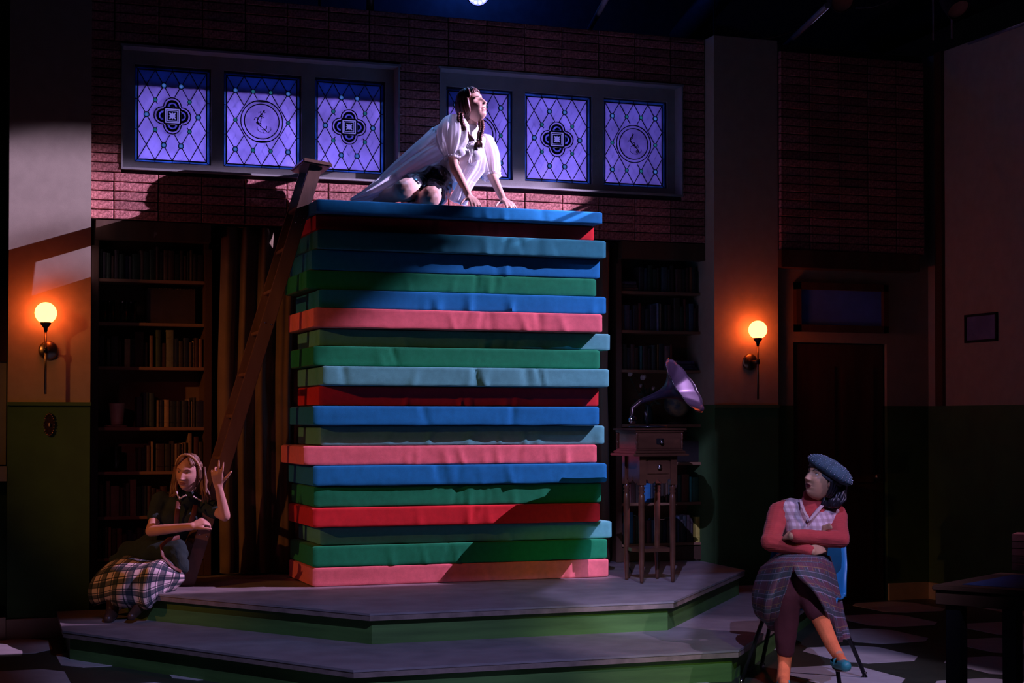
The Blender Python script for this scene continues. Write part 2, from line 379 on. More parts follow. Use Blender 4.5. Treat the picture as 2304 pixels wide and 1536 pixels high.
for oi, (q, ps) in enumerate(zip(wo, pan)):
    trim = MB(); px_ = []
    for (a, t_, b_, bo) in ps:
        A = W(a, t_, Y=YG-.03); C_ = W(b_, bo, Y=YG-.03); px_.append((A.x, C_.x))
    zt = sum(W((p[0]+p[2])/2, p[1]+ (5), Y=YG-.03).z for p in ps)/3; zbm = sum(W((p[0]+p[2])/2, p[3]-3, Y=YG-.03).z for p in ps)/3
    y0, y1 = YW+.12, YW+.15
    e0, e1 = q[0], q[1]
    trim.box((e0, y0, q[2]), (e1, y1, zbm)); trim.box((e0, y0, zt), (e1, y1, q[3]))
    xs = [e0]+[v for p in px_ for v in p]+[e1]
    for k in range(0, 8, 2): trim.box((xs[k], y0, zbm), (xs[k+1], y1, zt))
    tr = trim.build('trim_%d' % (oi+1), M['frame']); struct(tr, ('left' if oi == 0 else 'right')+' painted frame around three stained glass windows', 'frame')
    rv = MB().box((q[0]-.012, YW-.01, q[3]-.012), (q[1]+.012, y1, q[3]+.004)).box((q[0]-.004, YW-.01, q[2]-.004), (q[1]+.004, y1, q[2]+.010))
    rv.box((q[0]-.004, YW-.008, q[2]), (q[0]+.008, y1, q[3])).box((q[1]-.008, YW-.008, q[2]), (q[1]+.004, y1, q[3]))
    rv.build('reveal', M['frame'], tr)
    for pi, (x0, x1) in enumerate(px_):
        wn += 1; A_type = (wn in (1, 3, 5))
        bd = MB(); d_ = .012
        bd.box((x0, y1-.012, zbm), (x0+.006, YG+.02, zt)).box((x1-.006, y1-.012, zbm), (x1, YG+.02, zt)).box((x0, y1-.012, zbm), (x1, YG+.02, zbm+.006)).box((x0, y1-.012, zt-.006), (x1, YG+.02, zt))
        wi = struct(bd.build('window_%d' % wn, M['lead']), ['first', 'second', 'third', 'fourth', 'fifth', 'sixth'][wn-1]+' stained glass window from the left, '+('quatrefoil' if A_type else 'round')+' medallion', 'window')
        # border strips
        bw = .026; ix0, ix1, iz0, iz1 = x0+bw, x1-bw, zbm+bw, zt-bw; dw, dh = (ix1-ix0)/4, (iz1-iz0)/3
        P_ = lambda u, v: (ix0+u*dw, iz1-v*dh)
        def pane(poly, m, nm='pane', y=YG, th=.003, par=wi):
            return MB().plate(poly, y, y+th).build(nm, m, par)
        for k in range(4):
            pane([(ix0+k*dw+.001, iz1), (ix0+(k+1)*dw-.001, iz1), (ix0+(k+1)*dw-.001 if k < 3 else x1, zt), (ix0+k*dw+.001 if k else x0, zt)], fm['blue'])
            pane([(ix0+k*dw+.001 if k else x0, zbm), (ix0+(k+1)*dw-.001 if k < 3 else x1, zbm), (ix0+(k+1)*dw-.001, iz0), (ix0+k*dw+.001, iz0)], fm['blue'])
        for k in range(3):
            a0, a1 = iz0+k*dh, iz0+(k+1)*dh; o0 = zbm if k == 0 else a0; o1 = zt if k == 2 else a1
            pane([(x0, o0), (ix0, a0), (ix0, a1), (x0, o1)], fm['blue']); pane([(ix1, a0), (x1, o0), (x1, o1), (ix1, a1)], fm['blue'])
        cxm, czm = P_(2, 1.5); R = dw*(1.08 if A_type else 1.19)
        for i in range(-1, 9):
            for j in range(-1, 7):
                if (i+j) % 2: continue
                c = (i/2, j/2)
                poly = clip([P_(c[0], c[1]-.5), P_(c[0]+.5, c[1]), P_(c[0], c[1]+.5), P_(c[0]-.5, c[1])][::-1], ix0, ix1, iz0, iz1)
                if len(poly) < 3: continue
                pts = []
                for n_ in range(len(poly)):
                    a, b_ = poly[n_], poly[(n_+1) % len(poly)]
                    for t in range(6): pts.append((a[0]+(b_[0]-a[0])*t/6, a[1]+(b_[1]-a[1])*t/6))
                inn = [math.hypot(p[0]-cxm, p[1]-czm) < R for p in pts]
                if all(inn): continue
                if any(inn):
                    np_ = []
                    for p, k_ in zip(pts, inn):
                        if k_:
                            d = math.hypot(p[0]-cxm, p[1]-czm)
                            if d < R*.25: continue
                            p = (cxm+(p[0]-cxm)*R/d, czm+(p[1]-czm)*R/d)
                        np_.append((p, k_))
                    pts = []
                    for n_, (p, k_) in enumerate(np_):
                        pts.append(p); p2, k2 = np_[(n_+1) % len(np_)]
                        if k_ and k2:
                            a0 = math.atan2(p[1]-czm, p[0]-cxm); da = (math.atan2(p2[1]-czm, p2[0]-cxm)-a0+PI) % (2*PI)-PI; m_ = int(abs(da)/.12)
                            for q_ in range(1, m_+1): pts.append((cxm+R*math.cos(a0+da*q_/(m_+1)), czm+R*math.sin(a0+da*q_/(m_+1))))
                    if len(pts) < 3: continue
                    ar = abs(sum(pts[k][0]*pts[(k+1) % len(pts)][1]-pts[(k+1) % len(pts)][0]*pts[k][1] for k in range(len(pts))))/2
                    if ar < 1e-4: continue
                else: pts = poly
                pane(pts, fm['lilac'])
        # lead came lattice
        lm = MB(); lw = .0023; ly = YG-.004
        def seg(p, q_, wd=lw):
            d = Vector((q_[0]-p[0], 0, q_[1]-p[1])); L_ = d.length
            if L_ < .004: return
            d /= L_; n_ = Vector((-d.z, 0, d.x))*wd
            lm.plate([(p[0]+n_.x, p[1]+n_.z), (p[0]-n_.x, p[1]-n_.z), (q_[0]-n_.x, q_[1]-n_.z), (q_[0]+n_.x, q_[1]+n_.z)], ly, YG+.006)
        def segc(p, q_):
            # leave the medallion clear
            L_ = 24; run = None
            for t in range(L_+1):
                s_ = (p[0]+(q_[0]-p[0])*t/L_, p[1]+(q_[1]-p[1])*t/L_)
                if math.hypot(s_[0]-cxm, s_[1]-czm) > R*.97:
                    if run is None: run = s_
                    last = s_
                elif run is not None: seg(run, last); run = None
            if run is not None: seg(run, last)
        for k in range(-3, 5):
            for s_ in (1, -1):
                u0 = k if s_ > 0 else k+3
                a, b_ = (u0, 0), (u0+3*s_, 3)
                pts = []
                if s_ > 0: ta = max(0, -u0); tb = min(3, 4-u0)
                else: ta = max(0, u0-4); tb = min(3, u0)
                if tb-ta > .1: segc(P_(u0+s_*ta, ta), P_(u0+s_*tb, tb))
        for p, q_ in (((ix0, iz0), (ix1, iz0)), ((ix0, iz1), (ix1, iz1)), ((ix0, iz0), (ix0, iz1)), ((ix1, iz0), (ix1, iz1))): seg(p, q_, .004)
        for k in range(1, 4): seg((ix0+k*dw, iz0), (ix0+k*dw, zbm), .0018); seg((ix0+k*dw, iz1), (ix0+k*dw, zt), .0018)
        for k in range(1, 3): seg((ix0, iz0+k*dh), (x0, iz0+k*dh), .0018); seg((ix1, iz0+k*dh), (x1, iz0+k*dh), .0018)
        for p, q_ in (((ix0, iz0), (x0, zbm)), ((ix1, iz0), (x1, zbm)), ((ix0, iz1), (x0, zt)), ((ix1, iz1), (x1, zt))): seg(p, q_, .0018)
        lm.build('lead_came', M['lead'], wi)
        def ring(c, r0, r1, y0_, y1_, m, nm, n=20):
            mb = MB()
            for k in range(n):
                a0, a1 = 2*PI*k/n, 2*PI*(k+1)/n
                mb.plate([(c[0]+r0*math.cos(a0), c[1]+r0*math.sin(a0)), (c[0]+r1*math.cos(a0), c[1]+r1*math.sin(a0)), (c[0]+r1*math.cos(a1), c[1]+r1*math.sin(a1)), (c[0]+r0*math.cos(a1), c[1]+r0*math.sin(a1))], y0_, y1_)
            return mb.build(nm, m, wi)
        def disc(c, r, m, nm, y=YG-.006, n=18, th=.003):
            return pane([(c[0]+r*math.cos(2*PI*k/n), c[1]+r*math.sin(2*PI*k/n)) for k in range(n)], m, nm, y, th)
        if A_type: big = [(1.5, .5), (2.5, .5), (.5, 1.5), (3.5, 1.5), (1.5, 2.5), (2.5, 2.5)]; sm_ = [(1, 1), (3, 1), (1, 2), (3, 2)]
        else: big = [(.5, .5), (3.5, .5), (.5, 2.5), (3.5, 2.5)]; sm_ = [(1.5, .5), (2.5, .5), (.5, 1.5), (3.5, 1.5), (1.5, 2.5), (2.5, 2.5)]
        for u, v in big: c = P_(u, v); disc(c, .0155, JB, 'jewel', YG-.007); disc(c, .0085, JC, 'jewel', YG-.009); ring(c, .0155, .021, YG-.010, YG-.002, M['lead'], 'jewel_rim', 14)
        for u, v in sm_: c = P_(u, v); disc(c, .0125, JT, 'jewel', YG-.007); ring(c, .0125, .016, YG-.010, YG-.002, M['lead'], 'jewel_rim', 12)
        if not A_type:
            ring((cxm, czm), R*.83, R, YG, YG+.003, fm['lilac'], 'medallion_ring', 40)
            disc((cxm, czm), R*.83, fm['lilac2'], 'medallion', YG, 40)
            lr = MB()
            for rr in (R, R*.83):
                n = 48
                for k in range(n):
                    a0, a1 = 2*PI*k/n, 2*PI*(k+1)/n
                    lr.plate([(cxm+(rr-.003)*math.cos(a0), czm+(rr-.003)*math.sin(a0)), (cxm+(rr+.003)*math.cos(a0), czm+(rr+.003)*math.sin(a0)), (cxm+(rr+.003)*math.cos(a1), czm+(rr+.003)*math.sin(a1)), (cxm+(rr-.003)*math.cos(a1), czm+(rr-.003)*math.sin(a1))], YG-.006, YG+.005)
            lr.build('medallion_came', M['lead'], wi)
            # engraved sinuous scrollwork on the disc
            rr = random.Random(wn); sg = MB()
            def stroke(pts, wd):
                for a, b_ in zip(pts, pts[1:]):
                    d = Vector((b_[0]-a[0], b_[1]-a[1])); 
                    if d.length < 1e-5: continue
                    n_ = Vector((-d.y, d.x)).normalized()*wd*rr.uniform(.4, 1.3)
                    sg.plate([(a[0]+n_.x, a[1]+n_.y), (a[0]-n_.x, a[1]-n_.y), (b_[0]-n_.x, b_[1]-n_.y), (b_[0]+n_.x, b_[1]+n_.y)], YG-.003, YG-.001)
            r_ = R*.6; ph = [0, .6, 2.4, 4.1][(wn//2)]
            body = []
            for k in range(26):
                t = k/25; body.append((cxm+r_*(.42*math.sin(t*5.2+2.0+ph*.3)*(.6+.5*t)), czm+r_*(.9-1.7*t)))
            stroke(body, .0045)
            for k in range(16):
                p = body[rr.randint(2, 22)]; a = rr.uniform(0, 6.28); l_ = rr.uniform(.015, .04)
                stroke([p, (p[0]+l_*.6*math.cos(a), p[1]+l_*.6*math.sin(a)), (p[0]+l_*math.cos(a+.6), p[1]+l_*math.sin(a+.6))], .0022)
            tail = [(cxm+r_*(.2+.55*math.cos(a)), czm+r_*(-.55+.35*math.sin(a))) for a in [PI*.1-k*.35 for k in range(12)]]
            stroke(tail, .002)
            sg.build('engraved_scroll', M['lead'], wi)
        else:
            lob = dw*.56; rl = dw*.53
            mg = MB(); ng = 64
            def rq(a):
                f_ = (a+PI/4) % (PI/2)-PI/4; return lob*math.cos(f_)+math.sqrt(max(0, rl*rl-(lob*math.sin(f_))**2))
            for k in range(ng):
                a0, a1 = 2*PI*k/ng, 2*PI*(k+1)/ng; r0, r1 = min(rq(a0), R-.0005), min(rq(a1), R-.0005)
                mg.plate([(cxm+r0*math.cos(a0), czm+r0*math.sin(a0)), (cxm+R*math.cos(a0), czm+R*math.sin(a0)), (cxm+R*math.cos(a1), czm+R*math.sin(a1)), (cxm+r1*math.cos(a1), czm+r1*math.sin(a1))], YG, YG+.003)
            mg.build('medallion_ground', fm['lilac'], wi)
            def quat(o_, rl_, n=12):
                pts = []
                for k, (dx_, dz_) in enumerate(((1, 0), (0, 1), (-1, 0), (0, -1))):
                    a0 = k*PI/2
                    for t in range(n+1):
                        a = a0-PI*.5+PI*t/n; pts.append((cxm+dx_*o_+rl_*math.cos(a), czm+dz_*o_+rl_*math.sin(a)))
                return pts
            def qring(o0, r0, o1, r1, m, nm, y0_, y1_):
                A_, B_ = quat(o0, r0), quat(o1, r1); mb = MB(); n = len(A_)
                for k in range(n): k2 = (k+1) % n; mb.plate([A_[k], B_[k], B_[k2], A_[k2]], y0_, y1_)
                return mb.build(nm, m, wi)
            qring(lob, rl, lob, rl-.006, M['lead'], 'medallion_came', YG-.008, YG+.004)
            qring(lob, rl-.006, lob*.97, rl*.74, fm['lilac'], 'medallion_ring', YG, YG+.003)
            qring(lob*.97, rl*.74, lob*.9, rl*.55, M['lead'], 'medallion_came', YG-.006, YG+.003)
            for dx_, dz_ in ((1, 0), (0, 1), (-1, 0), (0, -1)):
                c = (cxm+dx_*lob*.95, czm+dz_*lob*.95); n = 14; base_a = math.atan2(dz_, dx_)
                pane([(c[0]+rl*.60*math.cos(base_a-PI/2+PI*k/n), c[1]+rl*.60*math.sin(base_a-PI/2+PI*k/n)) for k in range(n+1)], fm['slate'], 'medallion_lobe', YG-.004)
                pane([(c[0]+rl*.32*math.cos(base_a-PI/2+PI*k/n), c[1]+rl*.32*math.sin(base_a-PI/2+PI*k/n)) for k in range(n+1)], fm['blue'], 'medallion_lobe', YG-.007)
            s_ = dw*.50
            def sq(a, m, nm, y): return pane([(cxm-a, czm-a), (cxm+a, czm-a), (cxm+a, czm+a), (cxm-a, czm+a)], m, nm, y)
            sq(s_, M['lead'], 'medallion_frame', YG-.003)
            def sqr(a, b_, m, nm, y):
                mb = MB()
                mb.plate([(cxm-b_, czm-b_), (cxm+b_, czm-b_), (cxm+a, czm-a), (cxm-a, czm-a)], y, y+.002).plate([(cxm+b_, czm-b_), (cxm+b_, czm+b_), (cxm+a, czm+a), (cxm+a, czm-a)], y, y+.002)
                mb.plate([(cxm+b_, czm+b_), (cxm-b_, czm+b_), (cxm-a, czm+a), (cxm+a, czm+a)], y, y+.002).plate([(cxm-b_, czm+b_), (cxm-b_, czm-b_), (cxm-a, czm-a), (cxm-a, czm+a)], y, y+.002)
                return mb.build(nm, m, wi)
            lite = M['frame_lite'] if 'frame_lite' in M else M.setdefault('frame_lite', emis('emissive_lilac_enamel', (.16, .14, .55), 1.0))  # enamel glows by itself in place of light from behind
            sqr(s_*.72, s_*.84, lite, 'medallion_line', YG-.006); sqr(s_*.56, s_*.62, lite, 'medallion_line', YG-.006)
            fw_ = MB()
            for k in range(8):
                a = k*PI/4; L_ = s_*(.42 if k % 2 == 0 else .55); d = (math.cos(a), math.sin(a)); n_ = (-d[1], d[0])
                fw_.plate([(cxm, czm), (cxm+d[0]*L_*.6-n_[0]*s_*.12, czm+d[1]*L_*.6-n_[1]*s_*.12), (cxm+d[0]*L_, czm+d[1]*L_), (cxm+d[0]*L_*.6+n_[0]*s_*.12, czm+d[1]*L_*.6+n_[1]*s_*.12)], YG-.006, YG-.004)
            fw_.build('medallion_flower', lite, wi)
# lighting behind the windows: low lavender battens under an added board that shades the upper panes, blue fill above
for (xa_, xb_, pw, dz) in ((wo[0][0], wo[0][1], 52, 0), (wo[1][0], wo[1][1], 40, -.28)):
    xm = (xa_+xb_)/2
    lamp('AREA', 'backlight_lavender', (xm+dz, YW+.95, 3.02), (xm+dz, YG, 3.55), pw, (.47, .34, .97), 1.9 if dz == 0 else 1.2, sy=.05)
    lamp('AREA', 'backlight_blue', (xm, YW+.85, 4.30), (xm, YG, 3.8), 4, (.01, .13, 1.0), 1.9, sy=.15)
br = B('shade_board', (1.2, YW+.30, 3.68), (3.95, YW+.34, 3.93), M['dwood'])  # unseen board added to cast shade on the upper panes
struct(br, 'added board behind the left windows, shading their upper panes', 'shade board')
# blank masking between the battens and the room
mk = MB().box((XPL1, YW+.16, 2.8), (XPR0, YW+1.3, 2.845)).box((XPL1, YW+1.3, 2.8), (XPR0, YW+1.35, 4.6)).box((XPL1, YW+.16, 4.44), (XPR0, YW+1.35, 4.48)).box((XPL1-.02, YW+.16, 2.8), (XPL1, YW+1.35, 4.48)).box((XPR0, YW+.16, 2.8), (XPR0+.02, YW+1.35, 4.48))
mk = mk.build('wall_light_box', M['black']); struct(mk, 'black light box behind the windows', 'wall')

# door wall at the right with brick panel, lintel, transom and door
YB = 11.30
wd_ = MB()
dx0, dx1 = W(1785, 800, Y=YD).x, W(1995, 800, Y=YD).x
wd_.box((XPR1, YD, ZW), (dx0, YD+.1, ZT)).box((dx1, YD, ZW), (XR, YD+.1, ZT)).box((dx0, YD, 2.08), (dx1, YD+.1, ZT))
wdo = struct(wd_.build('wall_door_side', M['cream']), 'dim cream wall around the dark door', 'wall')
B('wainscot', (XPR1, YD-.004, 0), (dx0, YD+.1, ZW), M['green'], wdo); B('wainscot', (dx1, YD-.004, 0), (XR, YD+.1, ZW), M['green'], wdo)
B('baseboard', (dx1, YD-.028, 0), (XR-.03, YD-.004, .135), M['base'], wdo)
dr = struct(B('door_1', (dx0+.02, YD+.03, 0), (dx1-.02, YD+.07, 2.07), M['dwood']), 'dark panelled door at the back right', 'door')
for a, b_ in ((.12, .80), (.95, 1.9)):
    for u in (0, 1):
        xx = dx0+.09+u*.36; B('door_panel', (xx, YD+.018, a), (xx+.30, YD+.031, b_), M['dwood'], dr, .006)
MB().sphere((dx1-.09, YD+.0, 1.0), .028).build('door_knob', M['brass'], dr)
tm = MB(); t0, t1 = W(1785, 635, Y=YD), W(1992, 750, Y=YD); zt0, zt1 = t1.z, t0.z
tr_ = MB().box((t0.x, YD-.05, zt0), (t1.x, YD, zt0+.055)).box((t0.x, YD-.05, zt1-.055), (t1.x, YD, zt1)).box((t0.x, YD-.05, zt0), (t0.x+.045, YD, zt1)).box((t1.x-.045, YD-.05, zt0), (t1.x, YD, zt1))
trw = struct(tr_.build('window_7', M['dwood']), 'dark framed transom window above the door', 'window')
B('pane', (t0.x+.045, YD-.012, zt0+.055), (t1.x-.045, YD-.006, zt1-.055), mat('blue_transom_film', (.10, .22, .70), .35, var=.2, scale=3), trw)
bx0, bx1, bz0 = XPR1+.004, W(2080, 300, Y=YB).x, 2.80
bp = struct(B('wall_upper_right', (bx0, YB+.034, bz0), (bx1, YD, 4.42), M['mortar']), 'dark brick panel above the door wall', 'wall')
n_ = 5; pw_ = (bx1-bx0)/n_
for r in range(int((4.42-bz0)/rp_)):
    for k in range(n_): brick(bx0+k*pw_+g/2, bx0+(k+1)*pw_-g/2, bz0+r*rp_+g/2, bz0+(r+1)*rp_-g/2, YB, bp)
struct(B('trim_3', (XPR1, YB-.02, 2.66), (bx1-.06, YD, 2.80), M['dwood'], None, .004), 'dark wooden lintel beam under the brick panel', 'trim')

# ceiling, beams and pipes
ce = struct(B('ceiling', (-5, -1, 8.3), (13, 13, 8.4), M['beam']), 'black theatre ceiling', 'ceiling')
def beam(name, p, q, r_, m, label, cat, n=10, box=False):
    mb = MB()
    if box: mb.tube([p, q], r_, 4, True, ((0, 0, 1), 1.4))
    else: mb.tube([p, q], r_, n)
    return tag(mb.build(name, m), label, cat)
beam('lighting_pipe', W(1368, -10, b=11.6), W(1326, 66, b=13.4), .022, M['pipe'], 'blue lit slanting pipe above the brick wall, right of centre', 'pipe')
def high(v): return Vector((v.x, v.y, 8.3))
beam('lighting_pipe', high(W(833, 27, b=11.9)), W(833, 27, b=11.9), .028, M['pipe'], 'short thick vertical pipe end at the top, left of the stage lamp', 'pipe')
beam('lighting_pipe', high(W(719, 16, b=11.9)), W(719, 16, b=11.9), .010, M['pipe'], 'thin vertical pipe at the top, left of the thicker pipe', 'pipe')
beam('lighting_pipe', W(1862, 12, b=11.4), W(1765, 104, b=13.3), .022, M['pipe'], 'slanting pipe above the right brick panel', 'pipe')
beam('lighting_pipe', high(W(1607, 82, b=13.2)), W(1607, 82, b=13.2), .008, M['pipe'], 'thin vertical rod above the left edge of the right pier', 'pipe')
beam('lighting_pipe', high(W(2100, 90, b=12.6)), W(2100, 90, b=12.6), .007, M['pipe'], 'thin hanging rod left of its twin near the top right corner', 'pipe')
beam('lighting_pipe', high(W(2142, 86, b=12.6)), W(2142, 86, b=12.6), .009, M['pipe'], 'thicker hanging rod nearest the top right corner', 'pipe')
beam('lighting_pipe', W(2180, 98, b=12.2), W(2310, 52, b=11.0), .010, M['pipe'], 'pipe running along the top of the right wall', 'pipe')
beam('ceiling_beam', W(1650, -50, b=13.2), W(1515, 100, b=14.4), .12, M['pipe'], 'wide slanting duct beside the thin rod above the wall', 'beam', box=True)
beam('ceiling_beam', W(2330, -60, b=13.6), W(1960, 100, b=14.6), .09, M['beam'], 'dark slanting beam near the top right corner', 'beam', box=True)
cb = MB(); pts = [W(1712+ (1860-1712)*t, 88-70*t+26*math.sin(PI*t)*.6, b=12.6) for t in [k/10 for k in range(11)]]; cb.tube(pts, .005, 6)
tag(cb.build('cable', M['black']), 'loose cable sagging beside the slanting pipe at the top', 'cable')
cb = MB(); pts = [W(1925+80*t, 18-18*t+6*math.sin(PI*t), b=12) for t in [k/8 for k in range(9)]]; cb.tube(pts, .005, 6)
tag(cb.build('cable', M['pipe']), 'thin cable running right from the round lamp at the top', 'cable')
def can(name, c, d, r_, m_lens, label, cells=False):
    d = d.normalized(); t = thing(name, label, 'stage light', c)
    o = MB().lathe([(r_*.3, -.26), (r_*.75, -.24), (r_*1.02, -.1), (r_*1.06, .012), (r_*.98, .014)], 24, c, d).build('housing', M['black']); adopt(t, o)
    u = d.orthogonal().normalized(); v = d.cross(u)
    o = MB().lathe([(0, .0), (r_*.98, .0)], 24, c, d).build('lens', m_lens if not cells else emis('led_face', (.10, .12, 1.0), 3)); adopt(t, o)
    if cells:
        for k in range(19):
            rr, a = (0, 0) if k == 0 else ((r_*.36, k*PI/3) if k < 7 else (r_*.74, k*PI/6))
            o = MB().lathe([(0, .012), (r_*.11, .010), (r_*.13, 0)], 10, Vector(c)+u*rr*math.cos(a)+v*rr*math.sin(a), d).build('led_cell', m_lens); adopt(t, o)
    yk = MB().tube([Vector(c)+CR*r_*1.15-d*.1, Vector(c)+CR*r_*1.15-d*.1+CU*.25, Vector(c)-CR*r_*1.15-d*.1+CU*.25, Vector(c)-CR*r_*1.15-d*.1], .008, 6).build('yoke', M['black']); adopt(t, yk)
    return t
lc = W(1076, -13, b=11.8)
can('stage_light', lc, Vector((0, 0, 1.3))-lc+Vector((1.0, 0, 0)), .082, emis('led_white', (.85, .8, 1.0), 12), 'bright blue and white stage lamp at the top centre', True)
lamp('SPOT', 'stage_lamp_glow', lc+Vector((0, -.10, -.02)), (2.8, 4, 1), 6, (.1, .2, 1), .08, 120, .6)
lamp('SPOT', 'stage_lamp_beam', lc+Vector((0, -.12, -.06)), (3.1, 10.85, 3.1), 60, (.14, .42, 1), .04, 40, .7)
lamp('POINT', 'rear_halo_fill', (lc.x+.55, 12.45, lc.z+.75), None, 5, (.03, .14, 1), .1)  # added lamp; its pool on the rear wall imitates a haze halo
lamp('POINT', 'ceiling_bounce_blue', (3.0, 9.6, 6.2), None, 3, (.02, .12, 1), .3)
can('stage_light', W(1895, 2, b=12), CR*.2-CF*.9-CU*.6, .085, mat('amber_lens', (.30, .12, .08), .4), 'round unlit lamp at the top, right of the slanting pipe')
can('stage_light', W(2155, 20, b=12), CR*.3-CF*.6-CU*.8, .085, mat('amber_lens_dim', (.22, .10, .07), .4), 'dim unlit lamp near the top right corner')

# theatre lanterns out of view, with added flag plates placed to cut their beams
def lantern(L, aim, cuts, label):
    d = (Vector(aim)-L).normalized(); t = thing('theatre_lantern', label, 'stage light', L)
    adopt(t, MB().lathe([(.02, -.40), (.10, -.38), (.12, -.05), (.13, .10), (.125, .10), (.11, -.05)], 24, L, d).build('housing', M['black']))
    for A, Bp, sg, *ex in cuts:
        dep = ex[1] if len(ex) > 1 else .5; ex = ex[0] if ex else .35
        a = (Vector(A)-L).normalized(); b_ = (Vector(Bp)-L).normalized(); n_ = a.cross(b_).normalized()*sg; w_ = (b_-a).normalized()
        p, q = L+a*.9-w_*ex, L+b_*.9+w_*ex; adopt(t, MB().add([p, q, q+n_*dep-d*.02, p+n_*dep-d*.02, p+d*.004, q+d*.004, q+n_*dep-d*.016, p+n_*dep-d*.016], [(0, 1, 2, 3), (7, 6, 5, 4), (0, 4, 5, 1), (1, 5, 6, 2), (2, 6, 7, 3), (3, 7, 4, 0)]).build('beam_flag', M['black']))
lantern(LS, (3.0, 11.1, 2.95), [((.75, 11.34, 3.33), (4.9, 11.49, 3.38), -1), ((2.40, 10.5, 2.97), (4.45, 10.5, 2.72), 1), ((.40, 11.34, 2.66), (1.05, 11.34, 2.79), 1, 0, .010), ((.40, 11.34, 2.36), (1.05, 11.34, 2.58), 1, 0, .05)], 'black lantern high at the right, out of view, aimed at the top of the stack')  # narrow plates added to stripe the light on the left pier
lantern(LK, (3.2, 10.4, 1.25), [((1.8, 10.43, .36), (4.7, 10.43, .36), 1, .12, .16)], 'black lantern at the front right, out of view, aimed at the stack')
lantern(LL, (5.2, 10.3, .5), [(W(1282, 1310, Y=10.5), W(1348, 1130, Y=10.5), -1), (W(1600, 1290, Y=11.34), W(1600, 950, Y=11.34), 1), (W(1400, 1000, Y=11.6), W(1600, 1000, Y=11.6), -1)], 'black lantern at the front left, out of view, aimed at the gramophone')
LO = Vector((3.4, 1.0, 4.6))
lantern(LO, (4.4, 9.4, 0), [(W(2085, 1300, b=6.9), W(2085, 1000, b=6.9), 1)], 'black lantern low in front, out of view, giving the green wash')
lantern(LD, (2.9, 8.9, .2), [((1.0, 10.48, .37), (4.45, 10.48, .37), -1)], 'black lantern high in front, out of view, aimed at the platform')

# ------------------------------------------------------------------ platforms
UP = [(2.35, 8.98), (4.25, 8.98), (5.63, 10.68), (5.70, 12.0), (1.20, 12.0), (1.20, 10.68)]
LP = [(2.04, 8.12), (4.24, 8.12), (6.10, 10.42), (6.10, 11.29), (.80, 11.29), (.76, 10.25)]
def inset(poly, d):
    n = len(poly); out = []
    for i in range(n):
        p0, p1, p2 = Vector(poly[i-1]), Vector(poly[i]), Vector(poly[(i+1) % n])
        n1 = Vector((-(p1-p0).y, (p1-p0).x)).normalized(); n2 = Vector((-(p2-p1).y, (p2-p1).x)).normalized()
        k = (n1+n2).normalized(); out.append(tuple(p1+k*d/max(.3, k.dot(n1))))
    return out
def platform(poly, z0, z1, label, nm='stage_platform'):
    t = thing(nm, label, 'platform', (poly[0][0], poly[0][1], z0))
    o = MB().prism(poly, z1-.012, z1).build('deck', M['tread']); adopt(t, o)
    q = inset(poly, .004); o = MB().prism(q, z1-.042, z1-.012).build('nosing', M['nose']); adopt(t, o)
    q = inset(poly, .045)
    for i in range(len(q)):
        a, b_ = Vector(q[i]), Vector(q[(i+1) % len(q)]); nn = Vector((-(b_-a).y, (b_-a).x)).normalized()*.018
        o = MB().prism([tuple(a), tuple(b_), tuple(b_+nn), tuple(a+nn)], z0, z1-.042).build('riser', M['riser']); adopt(t, o)
    return t
platform(LP, 0, .18, 'lower tier of the stepped grey platform with green risers')
platform(UP, .18, .36, 'upper tier of the stepped grey platform, under the stack')

# ------------------------------------------------------------------ the stack of giant fabric slabs
SC = dict(pink=(.80, .20, .21), green=(.004, .26, .10), ltteal=(.095, .44, .40), red=(.66, .025, .03), blue=(.004, .22, .46), teal=(.02, .25, .28))
SM = {k: mat('fabric_'+k, c, .85, var=.06, scale=30, bump=.25, bscale=500, spec=.2, sheen=.1) for k, c in SC.items()}
slabs = [('pink', 703.6, 1278, 1321, 1370, 1255.4, 1296.7, 0), ('green', 703.6, 1228, 1278, 1367, 1212, 1255, 0), ('ltteal', 720.5, 1190, 1228, 1377.6, 1167.4, 1210, .03),
 ('red', 703.6, 1144, 1187, 1351, 1130, 1169, -.04), ('green', 706, 1093.6, 1140, 1354, 1086, 1129, .0), ('blue', 704, 1046, 1094, 1366, 1043, 1085, -.02), ('pink', 683, 1001.5, 1047, 1344, 1001, 1043, 0),
 ('ltteal', 721, 958, 1001, 1361, 956.5, 1000.5, .03), ('blue', 704.6, 911.8, 957, 1349.5, 915, 958, -.03), ('red', 716, 867, 912, 1348, 873, 915, .08), ('ltteal', 725.6, 821, 866.7, 1372, 831, 873, -.04),
 ('green', 704.6, 775, 822, 1351, 789.5, 830, .0), ('ltteal', 718, 737, 775, 1374, 752, 793, .05), ('pink', 704.6, 689, 736, 1356.6, 708, 750, -.05), ('blue', 716, 650, 689, 1365, 667, 709, .0),
 ('green', 688, 606, 650, 1343, 627, 666, .03), ('blue', 699.5, 560, 606, 1351, 583, 626, .03), ('teal', 713, 515, 559, 1365, 541, 582, -.02), ('red', 709, 487, 515, 1338, 503, 541, .05), ('blue', 710.7, 450, 487.5, 1357, 474, 503, -.06)]
